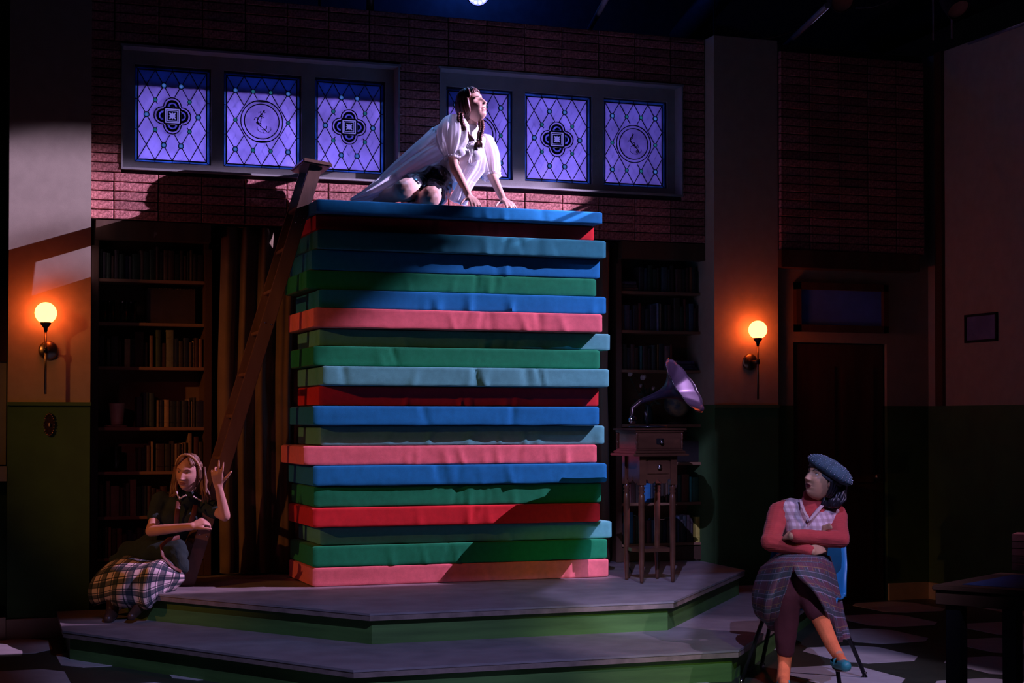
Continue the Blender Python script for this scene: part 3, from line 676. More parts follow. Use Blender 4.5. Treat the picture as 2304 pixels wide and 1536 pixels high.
lab = ['bottom pink fabric slab of the tall stack', 'dark green fabric slab second from the bottom', 'pale teal fabric slab third from the bottom', 'red fabric slab fourth from the bottom', 'green fabric slab fifth from the bottom, under a blue one',
 'blue fabric slab sixth from the bottom', 'pink fabric slab seventh from the bottom, sticking out left', 'pale teal slab eighth from the bottom, wrinkled', 'blue fabric slab ninth from the bottom', 'red fabric slab in the middle, set back in shade',
 'pale teal slab just above the middle of the stack', 'green fabric slab right below the shaded pale teal one', 'pale teal slab shaded under the upper pink slab', 'upper pink fabric slab of the stack', 'bright blue slab right above the upper pink slab',
 'dark green slab in the upper shaded part of the stack', 'blue slab fourth from the top of the stack', 'teal slab third from the top of the stack', 'red fabric slab second from the top', 'topmost blue fabric slab the woman kneels on']
YS, YSR = 10.53, 10.53
zc = .36
nS = len(slabs); zs = [.36]
for i, s_ in enumerate(slabs):
    zl_ = W(s_[1], s_[2], Y=YS+s_[7]).z; zr_ = W(s_[4], s_[5], Y=YS+s_[7]).z; zs.append((zl_+zr_)/2)
tot = zs[-1]
for i in range(1, nS+1): zs[i] = max(zs[i], zs[i-1]+.085)
ZTOP = zs[-1]
for i, (k, xl, _, _, xr, _, _, dy) in enumerate(slabs):
    rs = random.Random(i*13+5); z0, z1 = zs[i]+.0015, zs[i+1]-.0015
    y = YS+dy; XL = W(xl, 900, Y=y).x; XR_ = W(xr, 900, Y=y).x; L_ = XR_-XL; D_ = .74+rs.uniform(-.03, .03)-dy
    NX, prof = 110, []
    r_ = .007; hh = (z1-z0)/2; n1, nd = 8, 8
    sec = [(0, -hh+r_), *[(0, -hh+r_+(2*hh-2*r_)*t/n1) for t in range(1, n1+1)], (r_*.3, hh-r_*.3), (r_, hh)]
    sec += [(r_+(D_-2*r_)*t/nd, hh) for t in range(1, nd+1)]+[(D_-r_*.3, hh-r_*.3), (D_, hh-r_), (D_, -hh+r_), (D_-r_*.3, -hh+r_*.3), (D_-r_, -hh)]
    sec += [(D_-r_-(D_-2*r_)*t/nd, -hh) for t in range(1, nd+1)]+[(r_*.3, -hh+r_*.3)]
    folds = [(rs.gauss(.62, .2), rs.uniform(-.35, .35), rs.uniform(.004, .013)*rs.choice((-1, 1, -1)), rs.uniform(.008, .022)) for _ in range(rs.randint(5, 11) if i not in (8, 11, 16) else 2)]
    m_ = len(sec); vs = []; mx_ = XL+L_/2; zm = (z0+z1)/2
    for a in range(NX+1):
        u = a/NX; x = XL+L_*u; e = 1-.0
        end = min(u, 1-u)*L_; sh = 1-max(0, (r_-end)/r_)*.04 if end < r_ else 1
        for (d, z) in sec:
            yy = y+d; zz = zm+z; off = 0
            if d < .02:
                for (u0, sl, am, wd) in folds: off += am*math.exp(-((x-XL)-u0*L_-sl*z)**2/(2*wd*wd))*(1-.8*((z+hh)/(2*hh)) if am < 0 else (.5+.5*(z+hh)/(2*hh)))
                off += .0035*noise.noise(Vector((x*3, i*7, z*9)))+.0015*noise.noise(Vector((x*22, i*3, z*14)))
                yy += off
            if z < -hh*.8 and d < .02: zz += .004*noise.noise(Vector((x*5, i, 2)))+.0
            if a in (0, NX): xx = x+(r_*.5 if a == 0 else -r_*.5); yy = y+D_/2+(yy-y-D_/2)*(1-.012); zz = zm+(zz-zm)*.9
            else: xx = x
            vs.append((xx, yy, zz))
    fs = [(a*m_+j, a*m_+(j+1) % m_, (a+1)*m_+(j+1) % m_, (a+1)*m_+j) for a in range(NX) for j in range(m_)]
    fs += [tuple(range(m_))[::-1], tuple(NX*m_+j for j in range(m_))]
    mb = MB(); mb.add(vs, fs, True); o = mb.build('fabric_slab', SM[k])
    md = o.modifiers.new('a', 'EDGE_SPLIT'); md.split_angle = math.radians(50)
    if i > 0: o.location.z = 0
    tag(o, lab[i], 'mattress', 'giant fabric slabs in the central stack')

# ------------------------------------------------------------------ curtains
def curtain(x0, x1, z0, z1, y, label, seed, drift=0):
    rs = random.Random(seed); n = int((x1-x0)*110); nz = 26; vs = []
    ph = [rs.uniform(0, 6) for _ in range(4)]
    for a in range(n+1):
        for b_ in range(nz+1):
            x = x0+(x1-x0)*a/n; v = b_/nz; z = z1-(z1-z0)*v
            am = .028+.022*v
            yy = y+am*math.sin(x*46+ph[0]+1.5*math.sin(x*7+ph[1])+.8*v)+.012*math.sin(x*93+ph[2]+v*2)+.02*noise.noise(Vector((x*3, z*2, seed)))
            vs.append((x+drift*v+.012*math.sin(z*2+ph[3]), yy, z))
    m_ = nz+1
    fs = [(a*m_+b_, (a+1)*m_+b_, (a+1)*m_+b_+1, a*m_+b_+1) for a in range(n) for b_ in range(nz)]
    mb = MB(); mb.add(vs, fs, True); me = mb.mesh('curtain'); o = link('curtain', me, M['curtain'])
    md = o.modifiers.new('s', 'SOLIDIFY'); md.thickness = .004
    return tag(o, label, 'curtain')
curtain(1.93, 3.4, .375, 2.83, 11.54, 'brown pleated curtain behind the ladder, left of the stack', 1)
curtain(4.25, 4.93, .375, 2.83, 11.54, 'brown pleated curtain between the stack and the right bookcase', 2)
cr = MB().tube([(1.90, 11.54, 2.832), (4.97, 11.54, 2.832)], .009, 10).build('curtain_rail', M['iron']); tag(cr, 'dark rail along the foot of the brick wall holding the curtains', 'rail')

# ------------------------------------------------------------------ bookcases
BM = {}
def bookmat(c):
    k = tuple(round(v, 3) for v in c)
    if k not in BM: BM[k] = mat('book_cloth', k, .6, var=.12, scale=25, bump=.1)
    return BM[k]
paper = mat('book_pages', (.5, .43, .3), .8)
def book(x0, x1, y0, dep, z0, h, c, label, group, flat=False, lean=0):
    """upright book: cover + page block; spine towards the room (-Y)"""
    th = x1-x0
    mb = MB(); t = .0025
    r = bpy.data.objects.new('book', None)
    bm_ = MB()
    bm_.box((0, .004, 0), (t, dep, h)).box((th-t, .004, 0), (th, dep, h))
    # rounded spine
    n = 5; sp = [(th/2-th/2*math.cos(PI*k/n), .004-.006*math.sin(PI*k/n)) for k in range(n+1)]
    bm_.prism(sp, 0, h)
    for q in (.18, .78): bm_.box((th*.08, -.0045, h*q), (th*.92, .0, h*q+.004))
    o = bm_.build('book', bookmat(c)); 
    if flat:
        o.rotation_euler = (0, PI/2, 0); o.location = (x0, y0, z0+th)
    else: o.location = (x0, y0, z0)
    if lean: o.rotation_euler = (0, lean, 0)
    pg = MB().box((t, .006, .003), (th-t, dep-.004, h-.004)).build('page_block', paper, o)
    return tag(o, label, 'book', group)
ZB = {}
def bookcase(x0, x1, shelves, zbot, name_l, y0=11.58, depth=.26):
    t = thing('bookcase', name_l, 'bookcase', (x0, y0, .36)); yf, yb = y0, y0+depth; zt = 2.84
    L_ = [('side_panel', (x0, yf, .36), (x0+.03, yb, zt), 'case'), ('side_panel', (x1-.03, yf, .36), (x1, yb, zt), 'case'), ('back_panel', (x0+.03, yb-.012, .36), (x1-.03, yb, zt), 'caseback'),
          ('plinth', (x0+.03, yf+.002, .362), (x1-.03, yf+.03, zbot-.03), 'case'), ('header', (x0-.0, yf-.085, zt-.13), (x1, yf+.02, zt), 'case'), ('face_stile', (x0-.02, yf-.012, .362), (x0+.028, yf-.001, zt-.17), 'case'), ('face_stile', (x1-.028, yf-.012, .362), (x1+.02, yf-.001, zt-.17), 'case')]
    for nm, a, b_, m in L_: adopt(t, B(nm, a, b_, M[m], None, .002))
    for z in shelves+[zbot]: adopt(t, B('shelf', (x0+.03, yf+.002, z-.022), (x1-.03, yb-.012, z), M['shelf'], None, .002))
    return t
YC = 11.58
def zsh(px, py): return W(px, py, Y=YC).z
LX0, LX1 = max(1.04, W(212, 700, Y=YC).x), W(470, 700, Y=YC).x
ls = [zsh(340, y) for y in (629, 726, 825, 961, 1060, 1160)]; lzb = .50
bookcase(LX0, LX1, ls, lzb, 'tall dark wooden bookcase at the left, behind the crouching woman')
RX0, RX1 = W(1390, 700, Y=YC).x, W(1604, 700, Y=YC).x
rs_ = [zsh(1490, y) for y in (656, 744, 832, 954, 1040, 1130)]; rzb = .50
bookcase(RX0, RX1, rs_, rzb, 'tall dark wooden bookcase at the right, behind the gramophone')
DK = [(.03, .02, .02), (.02, .03, .03), (.05, .02, .015), (.02, .035, .02), (.04, .03, .02), (.015, .02, .04), (.06, .03, .02), (.03, .03, .03)]
cname = lambda c: ('tan' if c[0] > .28 and c[2] < .25 else 'pale' if min(c) > .2 else 'teal' if c[1] > .12 and c[2] > .1 and c[0] < .1 else 'blue' if c[2] > .12 and c[0] < .1 else 'yellow' if c[0] > .3 else 'green' if c[1] > .08 and c[0] < .1 else 'red' if c[0] > .12 else 'brown' if c[0] > .045 else 'dark')
used = {}
def fill(row, which, z, items, xs, xe, dy=.03, ymin=None, seed=0):
    """items: (px0, px1, py_top, colour); the gaps between them are filled with dark books"""
    rs = random.Random(seed); L_ = []
    for (a, b_, t_, c) in items:
        L_.append((W(a, 700, Y=YC+dy).x, W(b_, 700, Y=YC+dy).x, W((a+b_)/2, t_, Y=YC+dy).z-z, c))
    out = []; x = xs
    for it in sorted(L_)+[(xe, xe, 0, None)]:
        while it[0]-x > .018:
            w_ = min(it[0]-x, rs.uniform(.022, .042)); 
            if it[0]-x-w_ < .012: w_ = it[0]-x
            out.append((x, x+w_, rs.uniform(.16, .215), rs.choice(DK))); x += w_
        if it[3] is not None and it[1] > x: out.append((max(x, it[0]), it[1], it[2], it[3])); x = it[1]
    for k, (a, b_, h, c) in enumerate(out):
        gr = 'books on the %s shelf of the %s bookcase' % (row, which); cn = cname(c)
        used.setdefault(gr, {}).setdefault(cn, []).append(0)
        o = book(a+.0006, b_-.0006, YC+dy+rs.uniform(-.008, .012), .15+rs.uniform(-.02, .02), z+.0005, min(h, .30), c, '', gr)
        nbr = cname(out[k-1][3]) if k else 'side panel'
        tall = 'tall' if h > .22 else 'short' if h < .17 else 'medium'
        thick = 'thick' if b_-a > .04 else 'thin' if b_-a < .024 else 'slim'
        ORD = ['leftmost', 'second', 'third', 'fourth', 'fifth', 'sixth', 'seventh', 'eighth', 'ninth', 'tenth', 'eleventh', 'twelfth', 'thirteenth', 'fourteenth', 'fifteenth', 'sixteenth', 'seventeenth', 'eighteenth', 'nineteenth', 'twentieth', 'twenty first', 'twenty second', 'twenty third', 'twenty fourth', 'twenty fifth', 'twenty sixth', 'twenty seventh', 'twenty eighth']
        pos = 'leftmost' if k == 0 else 'rightmost' if k == len(out)-1 else ORD[k]+' from left'
        o['label'] = '%s %s %s book, %s on the %s shelf of the %s bookcase' % (tall, thick, cn, pos, row, which)
T = (.38, .24, .12); G = (.04, .06, .03)
C6 = lambda a: 190+a/3.657; R6 = lambda a: 480+a/3.657
C7 = lambda a: 190+a/2.743; R7 = lambda a: 860+a/2.743
xl0, xl1 = LX0+.032, LX1-.032
fill('top', 'left', ls[0], [(C6(455), C6(487), R6(303), (.16, .10, .06)), (C6(650), C6(690), R6(303), (.09, .05, .03)), (C6(865), C6(890), R6(305), (.07, .05, .03)), (C6(585), C6(610), R6(275), (.06, .03, .02))], xl0, xl1, seed=1)
fill('third', 'left', ls[2], [(C6(185), C6(215), R6(1035), (.05, .06, .03)), (C6(220), C6(280), R6(1010), (.05, .035, .03)), (C6(330), C6(378), R6(1032), (.45, .28, .12)), (C6(415), C6(490), R6(975), (.10, .035, .02)), (C6(540), C6(570), R6(1005), (.18, .09, .05)), (C6(590), C6(630), R6(960), G), (C6(675), C6(738), R6(960), (.16, .16, .10)), (C6(888), C6(908), R6(1050), (.28, .18, .09)), (C6(942), C6(972), R6(1032), (.20, .09, .05))], xl0, xl1, seed=2)
fill('fourth', 'left', ls[3], [(C7(325), C7(360), R7(90), (.03, .03, .03)), (C7(365), C7(402), R7(62), (.025, .04, .035)), (C7(403), C7(435), R7(66), (.03, .05, .045)), (C7(450), C7(466), R7(110), (.20, .12, .06)), (C7(495), C7(527), R7(108), (.34, .22, .10)), (C7(570), C7(600), R7(115), (.02, .02, .025)), (C7(602), C7(638), R7(112), (.03, .035, .04)), (C7(640), C7(655), R7(105), (.18, .12, .07)), (C7(660), C7(672), R7(118), (.14, .10, .06)), (C7(692), C7(745), R7(115), (.02, .02, .05))], W(C7(322), 900, Y=YC+.03).x, xl1, seed=3)
fill('fifth', 'left', ls[4], [(C7(385), C7(412), R7(390), (.10, .06, .04)), (C7(415), C7(430), R7(365), (.28, .17, .09)), (C7(445), C7(500), R7(378), (.05, .03, .02)), (C7(502), C7(540), R7(380), (.03, .03, .02)), (C7(560), C7(580), R7(378), (.20, .13, .07)), (C7(600), C7(614), R7(376), (.32, .2, .10)), (C7(620), C7(634), R7(370), (.14, .09, .05)), (C7(645), C7(668), R7(313), (.26, .16, .08)), (C7(680), C7(710), R7(335), (.08, .03, .025))], W(C7(330), 1000, Y=YC+.03).x, xl1, seed=4)
fill('sixth', 'left', ls[5], [(C7(95), C7(122), R7(632), (.11, .05, .03)), (C7(135), C7(165), R7(610), (.12, .09, .05)), (C7(167), C7(222), R7(640), (.16, .12, .07)), (C7(225), C7(243), R7(650), (.10, .07, .04)), (C7(260), C7(282), R7(622), (.08, .08, .05)), (C7(285), C7(325), R7(600), (.22, .13, .07))], xl0, xl1, seed=5)
fill('bottom', 'left', lzb, [(C7(115), C7(150), R7(890), (.05, .05, .03)), (C7(153), C7(172), R7(895), (.18, .10, .05)), (C7(175), C7(205), R7(905), (.06, .03, .02)), (C7(207), C7(240), R7(903), (.13, .04, .03))], xl0, xl1, seed=6)
C3 = lambda a: 1340+a/3.49; R3 = lambda a: 520+a/3.49
C9 = lambda a: 1380+a/5.906; R9 = lambda a: 1060+a/5.906
xr0, xr1 = RX0+.032, RX1-.032
fill('top', 'right', rs_[0], [(C3(385), C3(415), R3(290), (.03, .04, .05)), (C3(445), C3(485), R3(300), (.05, .06, .05)), (C3(520), C3(565), R3(285), (.05, .07, .08)), (C3(630), C3(680), R3(300), (.08, .04, .03)), (C3(735), C3(762), R3(285), (.20, .09, .04))], W(C3(345), 600, Y=YC+.03).x, xr1, seed=11)
fill('second', 'right', rs_[1], [(C3(230), C3(272), R3(580), (.05, .06, .08)), (C3(335), C3(360), R3(565), (.14, .03, .02)), (C3(430), C3(478), R3(580), (.05, .05, .07)), (C3(480), C3(500), R3(565), (.22, .20, .28)), (C3(503), C3(516), R3(570), (.14, .10, .05)), (C3(615), C3(665), R3(525), (.05, .04, .025)), (C3(693), C3(712), R3(530), (.14, .03, .025)), (C3(735), C3(772), R3(570), (.05, .07, .09))], xr0, xr1, seed=12)
fill('third', 'right', rs_[2], [(C3(280), C3(310), R3(890), (.08, .05, .04)), (C3(355), C3(372), R3(900), (.05, .16, .14)), (C3(374), C3(412), R3(905), (.06, .04, .03)), (C3(440), C3(470), R3(895), (.05, .07, .06)), (C3(485), C3(502), R3(890), (.20, .10, .03)), (C3(545), C3(588), R3(900), (.18, .12, .11)), (C3(590), C3(606), R3(890), (.16, .04, .02))], xr0, W(C3(608), 800, Y=YC+.03).x, seed=13)
fill('sixth', 'right', rs_[5], [(C9(190), C9(242), R9(150), (.30, .16, .14)), (C9(360), C9(405), R9(165), (.03, .14, .14)), (C9(410), C9(500), R9(163), (.03, .20, .42)), (C9(502), C9(530), R9(165), (.03, .05, .06)), (C9(690), C9(725), R9(90), (.08, .05, .03)), (C9(850), C9(900), R9(50), (.03, .07, .06)), (C9(905), C9(1005), R9(42), (.14, .05, .025)), (C9(1010), C9(1040), R9(75), (.05, .32, .26)), (C9(1045), C9(1135), R9(80), (.03, .14, .08)), (C9(1138), C9(1182), R9(72), (.50, .42, .08)), (C9(1185), C9(1245), R9(120), (.02, .05, .09))], xr0, xr1, seed=14)
fill('bottom', 'right', rzb, [(C9(190), C9(258), R9(545), (.03, .16, .28)), (C9(355), C9(385), R9(655), (.05, .24, .36)), (C9(400), C9(438), R9(660), (.08, .03, .03)), (C9(440), C9(500), R9(655), (.13, .04, .05)), (C9(503), C9(575), R9(650), (.05, .10, .16)), (C9(850), C9(885), R9(600), (.03, .05, .08)), (C9(1085), C9(1148), R9(605), (.50, .44, .08)), (C9(1152), C9(1238), R9(570), (.02, .05, .10))], xr0, xr1, seed=15)
for k, (a, b_, z, h, c, lb) in enumerate(((C3(200), C3(335), 0, .026, (.22, .08, .05), 'orange-brown book lying flat, lowest at the left of the top right shelf'), (C3(200), C3(325), .027, .024, (.04, .03, .03), 'dark book lying flat in the middle of the small pile'), (C3(205), C3(320), .052, .026, (.05, .05, .07), 'greyish book lying flat on top of the small pile'))):
    X0, X1 = W(a, 600, Y=YC+.03).x, W(b_, 600, Y=YC+.03).x; book(max(X0, xr0+.002), X0+h, YC+.03, .15, rs_[0]+.0005+z, X1-X0, c, lb, None, True)
for k, (a, b_, z, h, c, lb) in enumerate(((C3(620), C3(800), 0, .026, (.05, .05, .09), 'wide dark blue book lying flat at the foot of the right pile'), (C3(630), C3(780), .027, .024, (.04, .04, .06), 'dark book lying flat, second of the pile beside the horn'), (C3(640), C3(775), .052, .024, (.07, .06, .12), 'bluish book lying flat on top of the pile beside the horn'))):
    X0, X1 = W(a, 800, Y=YC+.03).x, W(b_, 800, Y=YC+.03).x; book(X0, X0+h, YC+.03, .15, rs_[2]+.0005+z, X1-X0, c, lb, None, True)
# second left shelf: glass jars and dark album box
def jar(cx_, y, z, r_, h, label):
    o = MB().lathe([(0, 0), (r_*.9, 0), (r_, .01), (r_, h*.9), (r_*.96, h), (r_*.90, h), (r_*.92, .012), (0, .012)], 20, (cx_, y, z)).build('glass_jar', M['glass'])
    return tag(o, label, 'jar', 'glass jars on the second left shelf')
for k, (a, lb) in enumerate(((C6(150), 'leftmost clear glass jar on the second left shelf'), (C6(215), 'second clear glass jar from the left on the second shelf'), (C6(322), 'third clear glass jar, left of the tilted card'), (C6(392), 'clear glass jar nearest the dark box on the second shelf'))):
    p = W(a, 700, Y=YC+.10); jar(p.x, YC+.08, ls[1]+.0005, .030, .155, lb)
a0, a1 = W(C6(520), 700, Y=YC+.06).x, W(C6(915), 700, Y=YC+.06).x
bx = thing('album_box', 'large dark box with beaded top edge on the second left shelf', 'box', (a0, YC+.06, ls[1]))
adopt(bx, B('body', (a0, YC+.06, ls[1]+.001), (a1, YC+.20, ls[1]+.245), mat('dark_leather', (.06, .035, .025), .6, bump=.3), None, .004))
bd = MB()
for k in range(30): bd.sphere((a0+.008+(a1-a0-.016)*k/29, YC+.062, ls[1]+.247), .0045, 6)
adopt(bx, bd.build('beading', M['brass']))
bb = MB().box((W(C6(300), 700, Y=YC+.17).x, YC+.19, ls[1]+.001), (a0-.005, YC+.20, ls[1]+.13)).build('card', mat('tan_card', (.22, .13, .07), .8)); tag(bb, 'small tan card standing behind the jars', 'card')
# cup, books under, glass vase
p = W(C7(200), R7(262), Y=YC+.09)
ub = book(W(C7(120), 950, Y=YC+.03).x, W(C7(120), 950, Y=YC+.03).x+.014, YC+.02, .15, ls[3]+.0005, .155, (.24, .14, .09), 'thin brown book lying flat under the white cup', None, True)
cpo = MB().lathe([(0, 0), (.038, 0), (.042, .006), (.055, .150), (.057, .152), (.053, .152), (.040, .010), (0, .010)], 28, (W(C7(200), 950, Y=YC+.09).x, YC+.09, ls[3]+.0155)).build('flower_pot', mat('white_ceramic', (.50, .36, .26), .35)); tag(cpo, 'white tapered ceramic pot on the fourth left shelf', 'pot')
gv = W(C7(195), 1000, Y=YC+.10)
o = MB().lathe([(0, 0), (.032, 0), (.036, .01), (.040, .17), (.042, .172), (.038, .172), (.033, .014), (0, .014)], 24, (gv.x, YC+.10, ls[4]+.0005)).build('glass_vase', M['glass']); tag(o, 'clear glass vase on the fifth left shelf', 'vase')
pc = B('framed_card', (W(C7(262), 1000, Y=YC+.16).x, YC+.17, ls[4]+.001), (W(C7(380), 1000, Y=YC+.16).x, YC+.182, ls[4]+.13), mat('brown_card', (.14, .085, .05), .8), None, .002); tag(pc, 'brown card leaning behind the glass vase', 'card')
# fourth right shelf: flower vase and globe
zf = rs_[3]+.0005
vx = W(1459, 930, Y=YC+.10).x
vt = thing('flower_vase', 'dark glass vase of white roses on the right bookcase', 'vase', (vx, YC+.10, zf))
adopt(vt, MB().lathe([(0, 0), (.035, 0), (.042, .04), (.030, .11), (.022, .13), (.030, .15), (.027, .15), (.019, .13), (0, .02)], 20, (vx, YC+.10, zf)).build('vase', mat('dark_green_glass', (.02, .05, .05), .12)))
for (px_, py_, sz) in ((1418, 845, .026), (1447, 853, .028), (1442, 872, .014), (1470, 878, .016)):
    h = W(px_, py_, Y=YC+.04); st = MB().tube([(vx, YC+.10, zf+.12), ((vx*.6+h.x*.4), YC+.08, zf+.2), (h.x, h.y+.01, h.z-.01)], .003, 6).build('stem', mat('stem_green', (.02, .05, .02), .6)); adopt(vt, st)
    pb = MB()
    for k in range(7):
        a = k*2.4; pb.sphere((h.x+.42*sz*math.cos(a)*(k > 0), h.y+.42*sz*math.sin(a)*(k > 0), h.z+.01+.002*k), sz*.62, 10, (.7, .7, 1.1))
    adopt(vt, pb.build('flower', mat('white_petals', (.45, .42, .38), .7)))
lf = MB()
rl_ = random.Random(3)
for k in range(26):
    c = Vector((vx+rl_.uniform(-.10, .08), YC+.08+rl_.uniform(-.04, .04), zf+rl_.uniform(.15, .27))); d = Vector((rl_.uniform(-1, 1), rl_.uniform(-.6, .3), rl_.uniform(-.3, 1))).normalized(); s_ = d.cross(Vector((0, 1, 0))).normalized()*.012
    lf.add([c-d*.028, c+s_, c+d*.03, c-s_, c+Vector((0, -.003, 0))], [(0, 1, 4), (1, 2, 4), (2, 3, 4), (3, 0, 4)])
adopt(vt, lf.build('foliage', mat('dark_leaves', (.025, .045, .02), .6)))
gx = W(1522, 905, Y=YC+.13).x
gt = thing('globe', 'dark globe on a stand behind the gramophone horn', 'globe', (gx, YC+.13, zf))
adopt(gt, MB().lathe([(0, 0), (.07, 0), (.07, .012), (.02, .025), (.012, .05), (0, .05)], 24, (gx, YC+.12, zf)).build('base', M['dwood']))
adopt(gt, MB().sphere((gx, YC+.12, zf+.16), .105, 28).build('ball', mat('globe_map', (.22, .17, .08), .4, var=.5, scale=18, c2=(.05, .08, .08))))
mrg = MB().tube([(gx+.115*math.cos(a), YC+.12, zf+.16+.115*math.sin(a)) for a in [-PI/2+PI*k/14 for k in range(15)]], .005, 6).build('meridian', M['brass']); adopt(gt, mrg)
dbx = B('shelf_shadow_block', (RX0+.16, YC+.04, rs_[4]+.001), (RX1-.05, YC+.20, rs_[4]+.17), mat('shadow_black', (.015, .012, .012), .5), None, .006); tag(dbx, 'black block standing in for a shadow on the shelf below the globe', 'box')  # black block stands in for the shadow on this shelf

# ------------------------------------------------------------------ wall lamps, switch plate, picture
def sconce(px, py, side, label):
    c = W(px, py, Y=YP-.108); t = thing('wall_sconce', label, 'lamp', (c.x, YP, c.z)); gr = .072
    adopt(t, MB().sphere(c, gr, 28).build('globe_shade', GL))
    adopt(t, MB().lathe([(.036, -.062), (.034, -.075), (.014, -.10), (.010, -.125), (0, -.125)], 24, c).build('cup', M['iron']))
    zb_ = c.z-.245
    adopt(t, MB().tube([(c.x, c.y, c.z-.11), (c.x, c.y, c.z-.54)], .008, 10).build('stem', M['brass']))
    xo = c.x+side
    adopt(t, MB().lathe([(0, -.022), (.055, -.020), (.065, -.006), (.065, 0)], 32, (xo, YP, zb_), (0, 1, 0)).build('backplate', M['brass']))
    adopt(t, MB().tube([(xo, YP-.02, zb_), (c.x, c.y, zb_)], .009, 10).build('arm', M['brass']))
    adopt(t, MB().tube([(c.x, c.y, zb_-.02), (c.x, c.y, zb_+.02)], .014, 12).build('collar', M['iron']))
    return t
GL = emis('glowing_opal_glass', (1.0, .13, .026), 21)
sconce(103, 704, .025, 'glowing globe sconce on the left pier')
sconce(1705, 742, -.012, 'glowing globe sconce on the right pier')
c = W(111, 955, Y=YP-.02)
sp_ = thing('switch_plate', 'ornate dark switch plate on the left wainscot', 'switch plate', (c.x, YP, c.z))
pts = [(c.x+(.034+.005*math.cos(8*a))*math.cos(a), c.z+(.075+.006*math.cos(8*a))*math.sin(a)) for a in [2*PI*k/48 for k in range(48)]]
adopt(sp_, MB().plate(pts, YP-.014, YP-.004).build('plate', mat('aged_bronze', (.10, .06, .04), .35, .8, bump=.8, bscale=80)))
rm = MB()
for k in range(22): a = 2*PI*k/22; rm.sphere((c.x+.033*math.cos(a), YP-.015, c.z+.073*math.sin(a)), .0055, 8)
adopt(sp_, rm.build('scrolled_rim', M['brass'])); adopt(sp_, B('toggle', (c.x-.005, YP-.026, c.z-.012), (c.x+.005, YP-.012, c.z+.012), mat('ivory', (.5, .42, .3), .4), None, .002))
pz0, pz1, py0, py1 = 2.068, 2.29, 10.508, 10.918
pf = thing('picture_frame', 'small black framed picture on the right wall', 'picture', (XR, (py0+py1)/2, pz0))
fr = MB().box((XR-.02, py0, pz0), (XR, py1, pz0+.018)).box((XR-.02, py0, pz1-.018), (XR, py1, pz1)).box((XR-.02, py0, pz0), (XR, py0+.018, pz1)).box((XR-.02, py1-.018, pz0), (XR, py1, pz1))
adopt(pf, fr.build('frame', M['black'])); adopt(pf, B('print', (XR-.008, py0+.018, pz0+.018), (XR-.004, py1-.018, pz1-.018), mat('grey_blue_print', (.16, .18, .32), .5, var=.2, scale=6)))

# ------------------------------------------------------------------ ladder
lb = W(421, 1318, Z=.36); lt_ = W(711, 372, b=10.92); ld = (lt_-lb).normalized()
ladt = thing('library_ladder', 'wooden step ladder leaning on the left edge of the stack', 'ladder', lb)
side = CF.copy(); side = (side-ld*side.dot(ld)).normalized()
sd = (Vector((-.95, 1.0, 0))).normalized(); sd = CF*.36-CR*.115  # offset of the far rail
wv = ld.cross(sd.normalized()).normalized()
def plank(p, q, wdir, wdt, tdir, th, nm, m, par, bev=.003):
    a = wdir.normalized()*wdt/2; b_ = tdir.normalized()*th/2
    mb = MB(); vs = [p-a-b_, p+a-b_, p+a+b_, p-a+b_, q-a-b_, q+a-b_, q+a+b_, q-a+b_]
    mb.add(vs, [(0, 3, 2, 1), (4, 5, 6, 7), (0, 1, 5, 4), (1, 2, 6, 5), (2, 3, 7, 6), (3, 0, 4, 7)])
    o = mb.build(nm, m, None, bev); adopt(par, o); return o
plank(lb, lt_, wv, .088, sd, .028, 'rail', M['ladder'], ladt)
lb2 = lb+sd; lb2.z = .36+.001; plank(lb2, lt_+sd, wv, .088, sd, .028, 'rail', M['ladder'], ladt)
nst = 10
for k in range(1, nst):
    p = lb+(lt_-lb)*(k/nst); plank(p+sd*.03, p+sd*.97, Vector((1, .3, 0)), .085, Vector((0, 0, 1)), .022, 'step', M['ladder'], ladt)
tp = lt_+ld*.015
plank(tp-sd*.12, tp+sd*1.12, Vector((.95, .0, -.12)), .20, Vector((.12, 0, 1)), .03, 'top_cap', M['ladder'], ladt, .008)
for f in (.12, .62, .86, .875):
    for s_ in (-.022, .022):
        p = lb+(lt_-lb)*f+wv*s_-sd.normalized()*.016; o = MB().sphere(p, .006, 8).build('bolt', M['chrome']); adopt(ladt, o)
# ------------------------------------------------------------------ gramophone stand
gX, gY = 4.625, 10.16
gs = thing('gramophone_stand', 'dark wooden stand with drawers and four turned legs, carrying the gramophone', 'stand', (gX, gY, .36))
def bz(nm, x, y, z0, z1, m='gwood', bev=.004): adopt(gs, B(nm, (gX-x, gY-y, z0), (gX+x, gY+y, z1), M[m], None, bev))
lg = [(0, .0), (.010, 0), (.013, .02), (.0165, .10), (.019, .20), (.020, .36), (.021, .58), (.020, .62), (.014, .635), (.024, .648), (.014, .660), (.024, .672), (.016, .685), (.020, .70), (0, .70)]
for sx in (-1, 1):
    for sy in (-1, 1):
        adopt(gs, MB().lathe([(r_*1.0, h*.95) for r_, h in lg], 18, (gX+sx*.115, gY+sy*.125, .361)).build('leg', M['gwood']))
        adopt(gs, B('leg_block', (gX+sx*.115-.024, gY+sy*.125-.024, 1.02), (gX+sx*.115+.024, gY+sy*.125+.024, 1.215), M['gwood'], None, .002))
sh_ = MB().prism([(gX-.12, gY-.11), (gX+.12, gY-.11), (gX+.135, gY), (gX+.12, gY+.11), (gX-.12, gY+.11), (gX-.135, gY)], .566, .590).build('stretcher_shelf', M['gwood']); adopt(gs, sh_)
